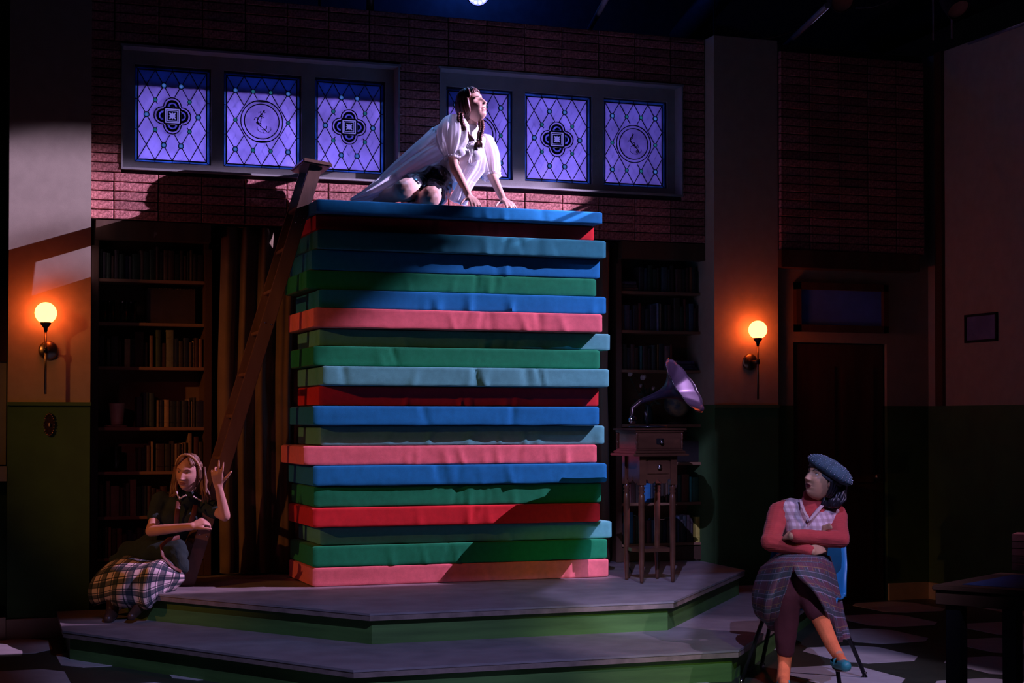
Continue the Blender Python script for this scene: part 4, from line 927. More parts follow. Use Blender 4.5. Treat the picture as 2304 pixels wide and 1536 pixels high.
# apron with scalloped lower edge on front and left
for (ori, off) in (('f', -1), ('l', -1)):
    pts = []; n = 20; hw = .092 if ori == 'f' else .10
    for k in range(n+1):
        u = -hw+2*hw*k/n; t = k/n; zz = 1.06-.03*abs(math.sin(t*PI*2))*(1 if .1 < t < .9 else .2)+(.02 if abs(t-.5) < .04 else 0)
        pts.append((u, zz))
    pts += [(hw, 1.215), (-hw, 1.215)]
    if ori == 'f': o = MB().plate([(gX+u, z) for u, z in pts], gY-.135, gY-.120).build('apron', M['gwood'])
    else: o = MB().add([(gX-.125, gY+u, z) for u, z in pts]+[(gX-.110, gY+u, z) for u, z in pts], [tuple(range(len(pts))), tuple(range(len(pts), 2*len(pts)))[::-1]]+[(i, (i+1) % len(pts), len(pts)+(i+1) % len(pts), len(pts)+i) for i in range(len(pts))]).build('apron', M['gwood'])
    adopt(gs, o)
dwr = B('drawer', (gX-.080, gY-.145, 1.095), (gX+.080, gY-.125, 1.195), M['gwood'], None, .004); adopt(gs, dwr)
kn = MB().lathe([(0, 0), (.008, 0), (.006, .012), (.016, .018), (.016, .026), (0, .03)], 16, (gX, gY-.145, 1.145), (0, -1, 0)).build('knob', M['chrome'], dwr)
kn.matrix_parent_inverse = Matrix.Identity(4)
bz('base_moulding', .205, .200, 1.215, 1.232); bz('base_moulding', .190, .186, 1.232, 1.250, bev=.006); bz('base_moulding', .175, .17, 1.25, 1.262)
bz('cabinet_body', .163, .160, 1.262, 1.375, bev=.003); bz('top_moulding', .178, .174, 1.375, 1.390); bz('top_moulding', .192, .188, 1.390, 1.402, bev=.003)
for sx, sy in ((-1, -1), (1, -1), (-1, 1)):
    adopt(gs, MB().lathe([(.006, 0), (.010, .012), (.006, .022), (.011, .034), (.007, .046), (.007, .062), (.011, .072), (.006, .084), (.010, .094), (.006, .108)], 12, (gX+sx*.166, gY+sy*.163, 1.264)).build('corner_spindle', M['gwood']))
esc = B('keyhole_plate', (gX-.022, gY-.168, 1.295), (gX+.032, gY-.160, 1.335), M['iron'], None, .003); adopt(gs, esc)
kn = MB().lathe([(0, 0), (.006, 0), (.005, .012), (.015, .018), (.014, .028), (0, .03)], 16, (gX+.006, gY-.168, 1.315), (0, -1, 0)).build('knob', M['chrome'], esc)
gm = thing('gramophone', 'gramophone with a fluted dark horn facing right', 'gramophone', (gX, gY, 1.402))
adopt(gm, MB().lathe([(0, .0), (.135, 0), (.135, .010), (.02, .012), (0, .012)], 40, (gX-.01, gY-.0, 1.408)).build('turntable', mat('black_record', (.012, .012, .014), .2)))
adopt(gm, MB().lathe([(0, 0), (.02, 0), (.02, .006), (0, .006)], 16, (gX-.01, gY, 1.402)).build('spindle', M['chrome']))
hc = W(1540, 868, b=10.98); n_h = cv(.77, .52, .36)
thr = W(1441, 903, b=11.05); el = W(1424, 918, b=11.03)
# horn surface: fluted bell from throat to rim
NS, NA = 30, 66; vs = []
u_ = n_h.orthogonal().normalized(); v_ = n_h.cross(u_)
thd = (hc-thr).normalized()
for a in range(NS+1):
    t = a/NS
    r_ = .017+.030*t**1.2+.165*max(0, t-.25)**3.1*(1/.75**3.1)
    p = thr.lerp(hc, t)
    dirn = thd.lerp(n_h, min(1, t*1.5)).normalized(); uu = (u_-dirn*u_.dot(dirn)).normalized(); vv = dirn.cross(uu)
    for k in range(NA):
        an = 2*PI*k/NA; pet = abs(math.sin(an*5.5)); rr = r_*(1+.020*pet*t*t)
        vs.append(p+(uu*math.cos(an)+vv*math.sin(an))*rr+dirn*(.006*pet*t**3))
hm = mat('horn_metal', (.028, .022, .045), .36, .5, var=.15, scale=8)
mbh = MB().add(vs, [(a*NA+k, a*NA+(k+1) % NA, (a+1)*NA+(k+1) % NA, (a+1)*NA+k) for a in range(NS) for k in range(NA)], True)
ho = mbh.build('horn', hm); ho.modifiers.new('s', 'SOLIDIFY').thickness = .002; adopt(gm, ho)
rim = MB().tube([Vector(vs[NS*NA+k]) for k in range(NA)]+[Vector(vs[NS*NA])], .0028, 6).build('rim', M['chrome']); adopt(gm, rim)
adopt(gm, MB().tube([thr+thd*.02, thr, el, W(1421, 935, b=11.03), W(1424, 948, b=11.0)], [.019, .018, .016, .013, .012], 14).build('tone_arm', mat('horn_arm', (.06, .04, .04), .3, .7)))
sb = MB().lathe([(0, -.012), (.028, -.012), (.03, 0), (.028, .012), (0, .012)], 20, W(1424, 944, b=10.98), CR*.6-CF*.8).build('sound_box', M['chrome']); adopt(gm, sb)
adopt(gm, MB().tube([W(1452, 925, b=11.12), W(1458, 958, b=11.15)], .010, 10).build('horn_bracket', M['iron']))
adopt(gm, MB().tube([(gX+.163, gY-.02, 1.33), (gX+.20, gY-.02, 1.33), (gX+.205, gY-.02, 1.29), (gX+.235, gY-.02, 1.29)], .005, 8).build('crank', M['chrome']))
cdp = MB().tube([W(1412, 1275, Z=.366), W(1418, 1279, Z=.366), W(1421, 1287, Z=.366)], .003, 6).build('cord', M['black']); tag(cdp, 'short dark cord lying on the platform behind the stand', 'cord')

# ------------------------------------------------------------------ desk at the right edge
o0 = Vector((4.10, 6.06, 0)); e1 = Vector((.52, -.855, 0)); e2 = Vector((.855, .52, 0)); ROT = Matrix(((e1.x, e2.x, 0), (e1.y, e2.y, 0), (0, 0, 1)))
dk = thing('desk', 'dark wooden desk with blue inset top at the right edge', 'desk', o0)
def dbox(nm, a, b_, m, bev=.003):
    mb = MB().box(a, b_); mb.v = [tuple(ROT @ Vector(v)+o0) for v in mb.v]; o = mb.build(nm, m, None, bev); adopt(dk, o); return o
dtw = mat('desk_wood', (.07, .032, .018), .4, var=.2, scale=6, stretch=(.2, 1, 1))
dbox('top', (0, 0, .715), (1.2, .75, .74), dtw, .006); dbox('inset', (.10, .09, .740), (1.1, .66, .742), mat('blue_leather', (.03, .05, .13), .5)); dbox('apron', (.012, .012, .655), (1.19, .74, .715), dtw)
for (a, b_) in ((.05, .03), (.05, .65), (1.08, .03), (1.08, .65)): dbox('leg', (a, b_, .002), (a+.07, b_+.07, .655), M['iron'])
for k in range(5):
    o = B('book', (0, 0, 0), (.20, .15, .034), bookmat([(.16, .05, .04), (.11, .04, .03)][k % 2]), None, .003); tag(o, ['lowest', 'second', 'middle', 'fourth', 'topmost'][k]+' red-brown book of the dim pile at the far right edge', 'book', 'pile of books at the right edge'); o.rotation_euler = (0, 0, -1.0+.05*k)
    q = W(2276, 1270, b=7.75); o.location = (q.x, q.y, .742+.0345*k)

# ------------------------------------------------------------------ figure helpers
_ico = None
def cone(bm, p0, r0, p1, r1):
    global _ico
    if _ico is None:
        t = bmesh.new(); bmesh.ops.create_icosphere(t, subdivisions=2, radius=1); _ico = [v.co.copy() for v in t.verts]; t.free()
    for p, r_ in ((Vector(p0), r0), (Vector(p1), r1)):
        for q in _ico: bm.verts.new(p+q*r_)
    bmesh.ops.convex_hull(bm, input=list(bm.verts), use_existing_faces=False)
    lone = [v for v in bm.verts if not v.link_faces]
    if lone: bmesh.ops.delete(bm, geom=lone, context='VERTS')
def blob(prims, voxel=.007, smooth=4, wr=None):
    """union of tapered limbs / ellipsoids as ONE smooth skin"""
    me = bpy.data.meshes.new('tmp'); allv, allf = [], []
    for p in prims:
        bm = bmesh.new()
        if p[0] == 'e':   # ('e', centre, (rx, ry, rz), rot)
            mt = Matrix.Translation(Vector(p[1])) @ ((p[3].to_4x4()) if len(p) > 3 else Matrix.Identity(4)) @ Matrix.Diagonal((*p[2], 1))
            bmesh.ops.create_icosphere(bm, subdivisions=3, radius=1, matrix=mt)
        else: cone(bm, *p)
        bm.verts.ensure_lookup_table(); n = len(allv)
        for k, v in enumerate(bm.verts): v.index = k
        allv += [v.co[:] for v in bm.verts]; allf += [tuple(v.index+n for v in f.verts) for f in bm.faces]; bm.free()
    me.from_pydata(allv, [], allf); o = bpy.data.objects.new('tmp', me); col.objects.link(o)
    r_ = o.modifiers.new('r', 'REMESH'); r_.mode = 'VOXEL'; r_.voxel_size = voxel; r_.use_smooth_shade = True
    if smooth: s_ = o.modifiers.new('s', 'SMOOTH'); s_.iterations = smooth; s_.factor = .5
    dg = bpy.context.evaluated_depsgraph_get(); out = bpy.data.meshes.new_from_object(o.evaluated_get(dg))
    bpy.data.objects.remove(o); bpy.data.meshes.remove(me)
    if wr:
        amp, f = wr; out.update(); N = [v.normal.copy() for v in out.vertices]
        for v, n_ in zip(out.vertices, N):
            q = Vector((v.co.dot(CR)*f[0], v.co.dot(CF)*f[1], v.co.z*f[2])); v.co += n_*(amp*(noise.noise(q)+.5*noise.noise(q*2.1+Vector((3, 1, 2)))))
    for p in out.polygons: p.use_smooth = True
    out.materials.clear()
    return out
def setcloth(me, fn):
    a = me.attributes.new('cloth', 'FLOAT_VECTOR', 'POINT')
    for i, v in enumerate(me.vertices): a.data[i].vector = fn(v.co)
def frame_of(f, up):
    f = f.normalized(); u = (up-f*up.dot(f)).normalized(); r_ = f.cross(u); return f, u, r_
def g2(x, z, x0, z0, sx, sz): return math.exp(-((x-x0)/sx)**2/2-((z-z0)/sz)**2/2)
def head_mesh(c, f, up, s=1., smile=0., nw=1.):
    """displaced skull with brow, sockets, nose, lips, chin; returns mesh data lists + surface function"""
    f, u, r_ = frame_of(f, up)
    NA, NB = 150, 140; vs = []; loc = []
    def surf(az, el):
        z = math.sin(el)*.115; ce = math.cos(el)
        fr = math.cos(az)
        pw_ = .72 if el < 0 else .9
        k = ce**pw_
        wdt = .0745*k; dp = (.092 if fr > 0 else .104)*k
        if z < 0:
            t = -z/.115; wdt *= 1-.30*t**1.4
            if fr < 0: dp *= 1-.5*t
        x = math.sin(az)*wdt; y = math.copysign(abs(fr)**.95, fr)*dp
        if fr > 0:
            w_ = min(1, fr*2.2)
            d = 0
            t = (.030-z)/.052
            if -.3 < t < 1.25:
                hgt = .003+.021*max(0, min(1, t))**1.15
                if t > 1: hgt *= max(0, 1-(t-1)*5)
                sg = (.0065+.0055*max(0, min(1, t)))*nw
                if t < 0: hgt *= max(0, 1+t*3)
                d += hgt*math.exp(-(x/sg)**2/2)
            for sx_ in (-1, 1):
                d -= .0115*g2(x, z, sx_*.030, .018, .013, .0085)
                d += .0055*g2(x, z, sx_*.040, -.016-.004*smile, .017, .016)*(1+smile*.7)
                d += .006*g2(x, z, sx_*.0105, -.024, .005, .005)
                d -= .004*g2(x, z, sx_*(.027+.003*smile), -.045, .005, .014)*(.5+smile)
            d += .0045*g2(abs(x), z, .025, .036, .017, .006)
            zl = z-smile*.006*(abs(x)/.02)**1.5
            wl = .0155+.005*smile
            d += .0055*g2(x, zl, 0, -.0475, wl, .0042)+.0068*g2(x, zl, 0, -.0605, wl*.9, .0048)-.0035*g2(x, zl, 0, -.054, wl, .0018)
            if smile: d -= .011*smile*g2(x, zl, 0, -.0545, wl*.8, .0038)
            d += .008*g2(x, z, 0, -.092, .014, .012)-.004*g2(x, z, 0, -.074, .016, .006)
            y += d*w_
        return x, y, z
    for b_ in range(NB+1):
        tb = b_/NB*2-1; el = PI/2*(tb*.78+.22*tb**3)-.0
        for a in range(NA):
            t = a/NA*2-1; az = PI*(t*.62+.38*t**3)     # denser at the face
            q = surf(az, el); loc.append(q); vs.append(Vector(c)+(r_*q[0]+f*q[1]+u*q[2])*s)
    fs, mi = [], []
    for b_ in range(NB):
        for a in range(NA):
            a2 = (a+1) % NA; fs.append((b_*NA+a, b_*NA+a2, (b_+1)*NA+a2, (b_+1)*NA+a))
            x = (loc[b_*NA+a][0]+loc[b_*NA+a2][0])/2; y = loc[b_*NA+a][1]; z = (loc[b_*NA+a][2]+loc[(b_+1)*NA+a][2])/2-smile*.006*(abs(loc[b_*NA+a][0])/.02)**1.5
            hw = .0225+.006*smile; e = 1-(x/hw)**2
            lipz = (y > .03 and e > 0 and (-.0545-.0125*e**.7) < z < (-.0535+.0115*e**.8*(1-.25*math.exp(-(x/.004)**2))))
            mi.append(1 if lipz else (2 if (smile and y > .03 and False) else 0))
    def at(x, z, off=0.):
        best = min((q for q in loc if q[1] > 0), key=lambda q: (q[0]-x)**2+(q[2]-z)**2)
        return Vector(c)+(r_*x+f*(best[1]+off)+u*z)*s
    return vs, fs, mi, at, (f, u, r_)
def person_mesh(prims, head, mats, voxel=.0075, smooth=3, name='body', parent=None):
    body = blob(prims, voxel, smooth)
    vs, fs, mi = head[:3]
    nb = len(body.vertices); bv = [v.co[:] for v in body.vertices]; bf = [tuple(p.vertices) for p in body.polygons]
    me = bpy.data.meshes.new(name); me.from_pydata(bv+[tuple(v) for v in vs], [], bf+[tuple(i+nb for i in q) for q in fs])
    me.polygons.foreach_set('use_smooth', [True]*len(me.polygons)); me.polygons.foreach_set('material_index', [0]*len(bf)+mi); me.update()
    return link(name, me, mats)
def eyes(root, at, fr, c, s, gaze=None, closed=False, skin='skin', brow='hairred', lash=True):
    f, u, r_ = fr
    for sx in (-1, 1):
        surf = at(sx*.030, .018); ec = surf-f*(.0075 if not closed else .0112)*s
        if not closed:
            adopt(root, MB().sphere(ec, .0122*s, 16).build('eyeball', M['eye']))
            gz = (gaze or f).normalized(); adopt(root, MB().sphere(ec+gz*.0068*s, .0066*s, 14).build('iris', M['iris']))
        L_ = MB(); n = 16; vs = []
        lo = .34 if not closed else -.5
        for i in range(9):
            el = math.asin(lo)+(PI/2-math.asin(lo))*i/8
            for j in range(n+1):
                az = -PI*.62+PI*1.24*j/n; d = f*math.cos(el)*math.cos(az)+r_*math.cos(el)*math.sin(az)+u*math.sin(el); vs.append(ec+d*.0134*s)
        L_.add(vs, [(i*(n+1)+j, i*(n+1)+j+1, (i+1)*(n+1)+j+1, (i+1)*(n+1)+j) for i in range(8) for j in range(n)], True)
        adopt(root, L_.build('eyelid', M[skin]))
        pts = [vs[j]+f*.0008 for j in range(2, n-1)]
        adopt(root, MB().tube(pts, .0011*s if lash else .0008*s, 6).build('eyelashes', M['hairblack']))
        bp_ = [at(sx*x, z, .0012) for x, z in ((.014, .034), (.022, .0385), (.032, .041), (.042, .0385), (.049, .033))]
        adopt(root, MB().tube(bp_, [.0016*s, .0026*s, .0026*s, .0022*s, .0012*s], 8, True).build('eyebrow', M[brow]))
def ear(root, c, fr, s, side, skin):
    f, u, r_ = fr; e = Vector(c)+(r_*side*.073-f*.008-u*.004)*s
    rot = Matrix((r_, f, u)).transposed()
    mb = MB().sphere(e, 1, 14, (.009*s, .019*s, .031*s), rot); mb.tube([e+(r_*side*.008+f*(.016*math.cos(a))+u*(.028*math.sin(a)))*s for a in [-1.3+.35*k+PI/2*0 for k in range(12)]], .0035*s, 6)
    adopt(root, mb.build('ear', M[skin]))
def hand(wr, d, back, side, curl=(.4, .5, .6, .7), s=1., spread=.05, thumb=(.55, .8, .1), tc=.3):
    """returns limb prims: palm + 4 bent fingers + thumb. d: finger direction, back: back-of-hand normal, side: towards the thumb"""
    d = d.normalized(); back = (back-d*back.dot(d)).normalized(); side = (side-d*side.dot(d)-back*side.dot(back)).normalized(); P = []
    for k in range(4):
        o = .030-.020*k; kn = wr+(d*(.082-.004*abs(k-1))+side*o)*s
        P.append((wr+side*(o*.55)*s, .0145*s, kn, .0105*s))
        L_ = [(.040, .025, .019), (.044, .028, .020), (.041, .026, .020), (.032, .020, .017)][k]
        p = kn; ang = 0; dd = (d+side*(spread*(1.5-k))).normalized()
        for q in range(3):
            ang += curl[k]*(1, 1.1, .7)[q]; v = dd*math.cos(ang)-back*math.sin(ang); n_ = p+v*L_[q]*s
            P.append((p, (.0095, .0086, .0078)[q]*s, n_, (.0086, .0078, .0066)[q]*s)); p = n_
    p0 = wr+(d*.022+side*.022-back*.006)*s; v1 = (d*thumb[0]+side*thumb[1]-back*thumb[2]).normalized(); p1 = p0+v1*.042*s
    v2 = (v1+d*tc-back*tc*.4).normalized(); p2 = p1+v2*.032*s; p3 = p2+(v2-back*.15).normalized()*.026*s
    P += [(wr, .017*s, p0, .016*s), (p0, .015*s, p1, .0115*s), (p1, .0110*s, p2, .0098*s), (p2, .0095*s, p3, .0078*s)]
    return P
def sheet(name, ctrl, nu, nv, m, fold=None, thick=.005, dirn='b', smooth=True):
    """cloth surface through a grid of control points (rows = length, cols = width)"""
    R_, C_ = len(ctrl), len(ctrl[0])
    def cr1(p, t):
        n = len(p)-1; x = t*n; i = min(int(x), n-1); q = x-i
        a, b_, c_, d_ = p[max(i-1, 0)], p[i], p[i+1], p[min(i+2, n)]
        return .5*((2*b_)+(c_-a)*q+(2*a-5*b_+4*c_-d_)*q*q+(3*b_-a-3*c_+d_)*q**3)
    vs = []; uvw = []
    for i in range(nv+1):
        v = i/nv; row = [cr1([ctrl[r_][c_] for r_ in range(R_)], v) for c_ in range(C_)]
        for j in range(nu+1):
            u = j/nu; p = cr1(row, u)
            if fold: p = p+fold(u, v)
            vs.append(p); uvw.append((u, v))
    W_ = sum((ctrl[R_//2][k+1]-ctrl[R_//2][k]).length for k in range(C_-1)); H_ = sum((ctrl[k+1][C_//2]-ctrl[k][C_//2]).length for k in range(R_-1))
    me = bpy.data.meshes.new(name); me.from_pydata([tuple(v) for v in vs], [], [(i*(nu+1)+j, i*(nu+1)+j+1, (i+1)*(nu+1)+j+1, (i+1)*(nu+1)+j) for i in range(nv) for j in range(nu)])
    a = me.attributes.new('cloth', 'FLOAT_VECTOR', 'POINT')
    for k, (u, v) in enumerate(uvw): a.data[k].vector = (u*W_, v*H_, 0)
    for p in me.polygons: p.use_smooth = True
    o = link(name, me, m); md = o.modifiers.new('s', 'SOLIDIFY'); md.thickness = thick; md.offset = 0
    return o
def C(px, py, b): return W(px, py, b=b)
def Yp(px, py, y): return W(px, py, Y=y)
def strands(root, nm, m, paths, n=9):
    mb = MB()
    for pts, r_ in paths: 
        k = len(pts); rad = [r_*(.55+.45*math.sin(PI*min(1, (i+.6)/k))) if i < k-1 else r_*.25 for i in range(k)]
        mb.tube(pts, rad, n, True, ridge=.12)
    o = mb.build(nm, m); adopt(root, o); return o
def hairlocks(c, fr, s, spec, seed=1):
    """locks over the skull: spec rows of (az0, az1, el0, el1, n, radius, lift)"""
    f, u, r_ = fr; rs = random.Random(seed); out = []
    for (a0, a1, e0, e1, n, rad, lift, sweep) in spec:
        for k in range(n):
            az = a0+(a1-a0)*(k+.5)/n+rs.uniform(-.05, .05); pts = []
            for q in range(8):
                t = q/7; el = e0+(e1-e0)*t; aa = az+sweep*t
                ce = math.cos(el); fw = math.cos(aa); k_ = (.092 if fw > 0 else .104)+lift; kx = .0745+lift
                pts.append(Vector(c)+(r_*math.sin(aa)*kx*ce+f*fw*k_*ce+u*math.sin(el)*(.115+lift))*s)
            out.append((pts, rad*rs.uniform(.8, 1.2)*s))
    return out

# ------------------------------------------------------------------ woman on top of the stack
wt = thing('person', 'young woman in a white robe kneeling on top of the stack, eyes closed', 'person', (3.3, 10.8, ZTOP))
hc_ = Yp(1063, 238, 10.80); hd = head_mesh(hc_, cv(.76, .26, .60), cv(-.30, .92, .22), 1.03, smile=.8)
at, fr = hd[3], hd[4]
chest = Yp(1047, 342, 10.86); neck = Yp(1058, 286, 10.86); pel = Yp(968, 412, 10.98); bel = Yp(1012, 392, 10.93)
sL, sR = Yp(1012, 300, 10.84), Yp(1092, 322, 10.92)
eL, eR = Yp(1024, 378, 10.74), Yp(1106, 392, 10.80)
wL, wR = Yp(1056, 442, 10.62), Yp(1133, 450, 10.64)
sL.z += .0
kL, kR = Yp(906, 430, 10.70), Yp(966, 446, 10.66)
P = [(pel, .12, bel, .10), (bel, .10, chest, .115), (chest, .11, neck, .05), (neck, .046, hc_-fr[1]*.05-fr[0]*.02, .045), (chest, .09, sL, .05), (chest, .09, sR, .05),
     (sL, .046, eL, .036), (eL, .037, wL, .024), (sR, .046, eR, .036), (eR, .037, wR, .024),
     (Yp(948, 415, 11.02), .10, kL, .078), (Yp(985, 425, 11.0), .09, kR, .075),
     (kL, .070, Yp(850, 449, 10.98), .042), (Yp(850, 449, 10.98), .04, Yp(815, 452, 11.05), .03), (kR, .068, Yp(915, 455, 11.08), .045)]
P += hand(wL, (Yp(1070, 458, 10.535)-wL)+Vector((0, -.02, .0)), Vector((0, -.2, 1)), CR*-1, (.25, .25, .25, .3), 1., .12, (.5, .8, .1))
P += hand(wR, (Yp(1150, 461, 10.535)-wR)+Vector((0, -.02, .0)), Vector((0, -.2, 1)), CR*-1, (.25, .25, .25, .3), 1., .12, (.5, .8, .1))
bodyo = person_mesh(P, hd, [M['skin'], M['lips'], M['tooth']], .007, 3); adopt(wt, bodyo)
eyes(wt, at, fr, hc_, 1.03, closed=True); ear(wt, hc_, fr, 1.03, 1, 'skin'); ear(wt, hc_, fr, 1.03, -1, 'skin')
tt = MB(); f_, u_, r2 = fr
tp_ = [at(x, -.0515-.0025*(1-(x/.017)**2)+.005*(abs(x)/.02)**1.5, -.001) for x in [-.016+.004*k for k in range(9)]]
tt.tube(tp_, .0034, 8); adopt(wt, tt.build('teeth', M['tooth']))
white = mat('white_cotton', (.70, .68, .70), .85, var=.03, scale=10, bump=.2, bscale=200, sheen=.2)
shr = sheer('sheer_white_chiffon', (.80, .80, .84), .72)
shr2 = sheer('sheer_white_sleeve', (.85, .83, .86), .80)
bl = blob([(pel, .115, bel, .112), (bel, .113, chest, .130), (chest, .125, neck-Vector((0, 0, .035)), .075), (chest, .105, sL, .068), (chest, .105, sR, .068), ('e', Yp(1066, 345, 10.76), (.075, .07, .07)), ('e', Yp(1036, 345, 10.77), (.07, .07, .07))], .009, 4, (.007, (9, 9, 16)))
adopt(wt, link('blouse', bl, white))
black_satin = mat('black_satin', (.012, .011, .016), .25, var=.3, scale=6, bump=.6, bscale=14, spec=.6)
kd = (kL-Yp(948, 415, 11.02)); kd2 = (kR-Yp(985, 425, 11.0))
bs_ = blob([(pel, .128, Yp(985, 408, 10.90), .12), (Yp(948, 415, 11.02), .112, Yp(948, 415, 11.02)+kd*.62, .100), (Yp(985, 425, 11.0), .105, Yp(985, 425, 11.0)+kd2*.66, .098)], .009, 3, (.010, (14, 14, 20)))
adopt(wt, link('shorts', bs_, black_satin))
def puff(p0, p1, r0, rm_, r1, seed, m, nm='sleeve'):
    ax = (p1-p0); L_ = ax.length; prof = []
    for k in range(25):
        t = k/24; r_ = r0*(1-t)+r1*t+(rm_-(r0+r1)/2)*math.sin(PI*min(1, t*1.02))**.8
        if k == 0: r_ = r0*.5
        prof.append((r_, L_*t))
    prof += [(r1*.9, L_*1.02), (r1*1.12, L_*1.05), (r1*1.0, L_*1.085)]
    return MB().lathe(prof, 90, p0, ax, 0, lambda a, r_: .085*math.sin(9*a+seed)*min(1, r_/rm_)+.05*math.sin(17*a+2*seed+r_*60)+.04*noise.noise(Vector((math.cos(a)*3, math.sin(a)*3, r_*30+seed)))).build(nm, m)
adopt(wt, puff(Yp(1024, 262, 10.85), Yp(1019, 352, 10.77), .05, .118, .058, 1.2, shr2), puff(Yp(1084, 306, 10.93), Yp(1105, 392, 10.82), .045, .088, .062, 2.7, shr2))
def robe(name, secs, nfold, m, seed=0, am=.10):
    n = 72; vs = []; K = 44
    def ip(t):
        x = t*(len(secs)-1); i = min(int(x), len(secs)-2); q = x-i; q = q*q*(3-2*q)
        return [secs[i][j]*(1-q)+secs[i+1][j]*q for j in range(3)]
    cs = [ip(k/K) for k in range(K+1)]
    for k, (c0, hh, dd) in enumerate(cs):
        tdir = (cs[min(k+1, K)][0]-cs[max(k-1, 0)][0]).normalized(); nn = CF.cross(tdir).normalized()
        if nn.z < 0: nn = -nn
        for j in range(n):
            a = 2*PI*j/n; rr = 1+am*math.sin(nfold*a+seed+.8*k/K)+.5*am*math.sin((nfold*2+1)*a+2.3*seed+k/K*2)
            vs.append(c0+nn*math.cos(a)*hh*rr+CF*math.sin(a)*dd*rr)
    mb = MB().add(vs, [(k*n+j, k*n+(j+1) % n, (k+1)*n+(j+1) % n, (k+1)*n+j) for k in range(K) for j in range(n)], True)
    mb.f += [tuple(range(n))[::-1], tuple(K*n+j for j in range(n))]; mb.sm += [True]*2; mb.mi += [0]*2
    return mb.build(name, m)
adopt(wt, robe('robe', [(Yp(1058, 296, 10.91), .050, .05), (Yp(1030, 305, 10.93), .120, .09), (Yp(1004, 330, 10.97), .150, .09), (Yp(955, 358, 10.98), .115, .09), (Yp(905, 390, 10.98), .085, .10), (Yp(862, 420, 10.96), .060, .12), (Yp(825, 440, 10.94), .038, .11), (Yp(790, 452, 10.92), .010, .07)], 9, shr, 1.0, .13))
adopt(wt, robe('robe_front_panel', [(Yp(1082, 330, 10.80), .012, .020), (Yp(1080, 352, 10.77), .040, .028), (Yp(1072, 378, 10.75), .055, .035), (Yp(1054, 405, 10.73), .048, .04), (Yp(1040, 430, 10.69), .046, .045), (Yp(1030, 456, 10.66), .058, .05)], 5, shr2, 2.0, .20))
# ruffles and ties at the neckline
rf = MB()
for q in range(4):
    pts = []
    for k in range(34):
        t = k/33; a = -2.2+4.4*t; x = 1058+24*math.sin(a*.8)+2*math.sin(k*2.1+q); y = 318+7*q-16*(1-math.cos(a*.8))*.6+3*math.sin(k*1.7+q*2)
        pts.append(Yp(x, y, 10.735-.004*q+.05*abs(math.sin(a*.8))))
    rf.tube(pts, .0055, 6, True, ((0, -1, .2), .5))
for q in range(3):
    pts = [Yp(1058+(q-1)*5+4*math.sin(k*.9+q), 335+8*k, 10.70) for k in range(5)]; rf.tube(pts, .004, 6)
adopt(wt, rf.build('ruffle', white))
HM = M['hairred']
cap = blob([('e', hc_+fr[1]*.018-fr[0]*.020, (.088, .100, .108), Matrix((fr[2], fr[0], fr[1])).transposed()), ('e', hc_-fr[0]*.06-fr[1]*.03, (.075, .06, .07), Matrix((fr[2], fr[0], fr[1])).transposed())], .006, 3)
# keep the face clear
for v in cap.vertices:
    q = v.co-hc_; y = q.dot(fr[0]); z = q.dot(fr[1]); x = q.dot(fr[2])
    if y > .035 and z < .062: v.co -= fr[0]*(y-.030)
adopt(wt, link('hair', cap, HM))
lk = hairlocks(hc_, fr, 1.03, [(-PI*.98, -.35, 1.35, .45, 16, .011, .012, -.5), (.35, PI*.98, 1.35, .45, 16, .011, .012, .5), (-PI*.95, -1.1, .6, -.35, 14, .011, .012, -.3), (1.1, PI*.95, .6, -.35, 14, .011, .012, .3), (-.6, .6, 1.35, .62, 9, .010, .010, .7)], 4)
strands(wt, 'hair_locks', HM, lk)
def braid(root, pts, r_, m, nm='braid'):
    mb = MB(); n = len(pts)
    K = 26
    for s_ in range(3):
        ps = []
        for k in range(K+1):
            t = k/K*(n-1); i = min(int(t), n-2); p = pts[i].lerp(pts[i+1], t-i); a = k*.95+s_*2*PI/3
            ps.append(p+CR*r_*.55*math.sin(a)+CF*r_*.45*math.cos(2*a)*.6)
        mb.tube(ps, [r_*.62*(1-.25*k/K) for k in range(K+1)], 8)
    e = pts[-1]; d = (pts[-1]-pts[-2]).normalized()
    for q in range(9): mb.tube([e, e+d*.03+CR*.006*(q-4), e+d*.065+CR*.005*(q-4)*1.4+CF*.004*(q % 3)], [r_*.4, r_*.35, .001], 6)
    o = mb.build(nm, m); adopt(root, o)
braid(wt, [Yp(1036, 256, 10.74), Yp(1036, 272, 10.72), Yp(1042, 288, 10.715), Yp(1049, 300, 10.715)], .024, HM)
braid(wt, [Yp(1082, 272, 10.80), Yp(1084, 288, 10.735), Yp(1080, 303, 10.71), Yp(1078, 316, 10.70)], .022, HM)

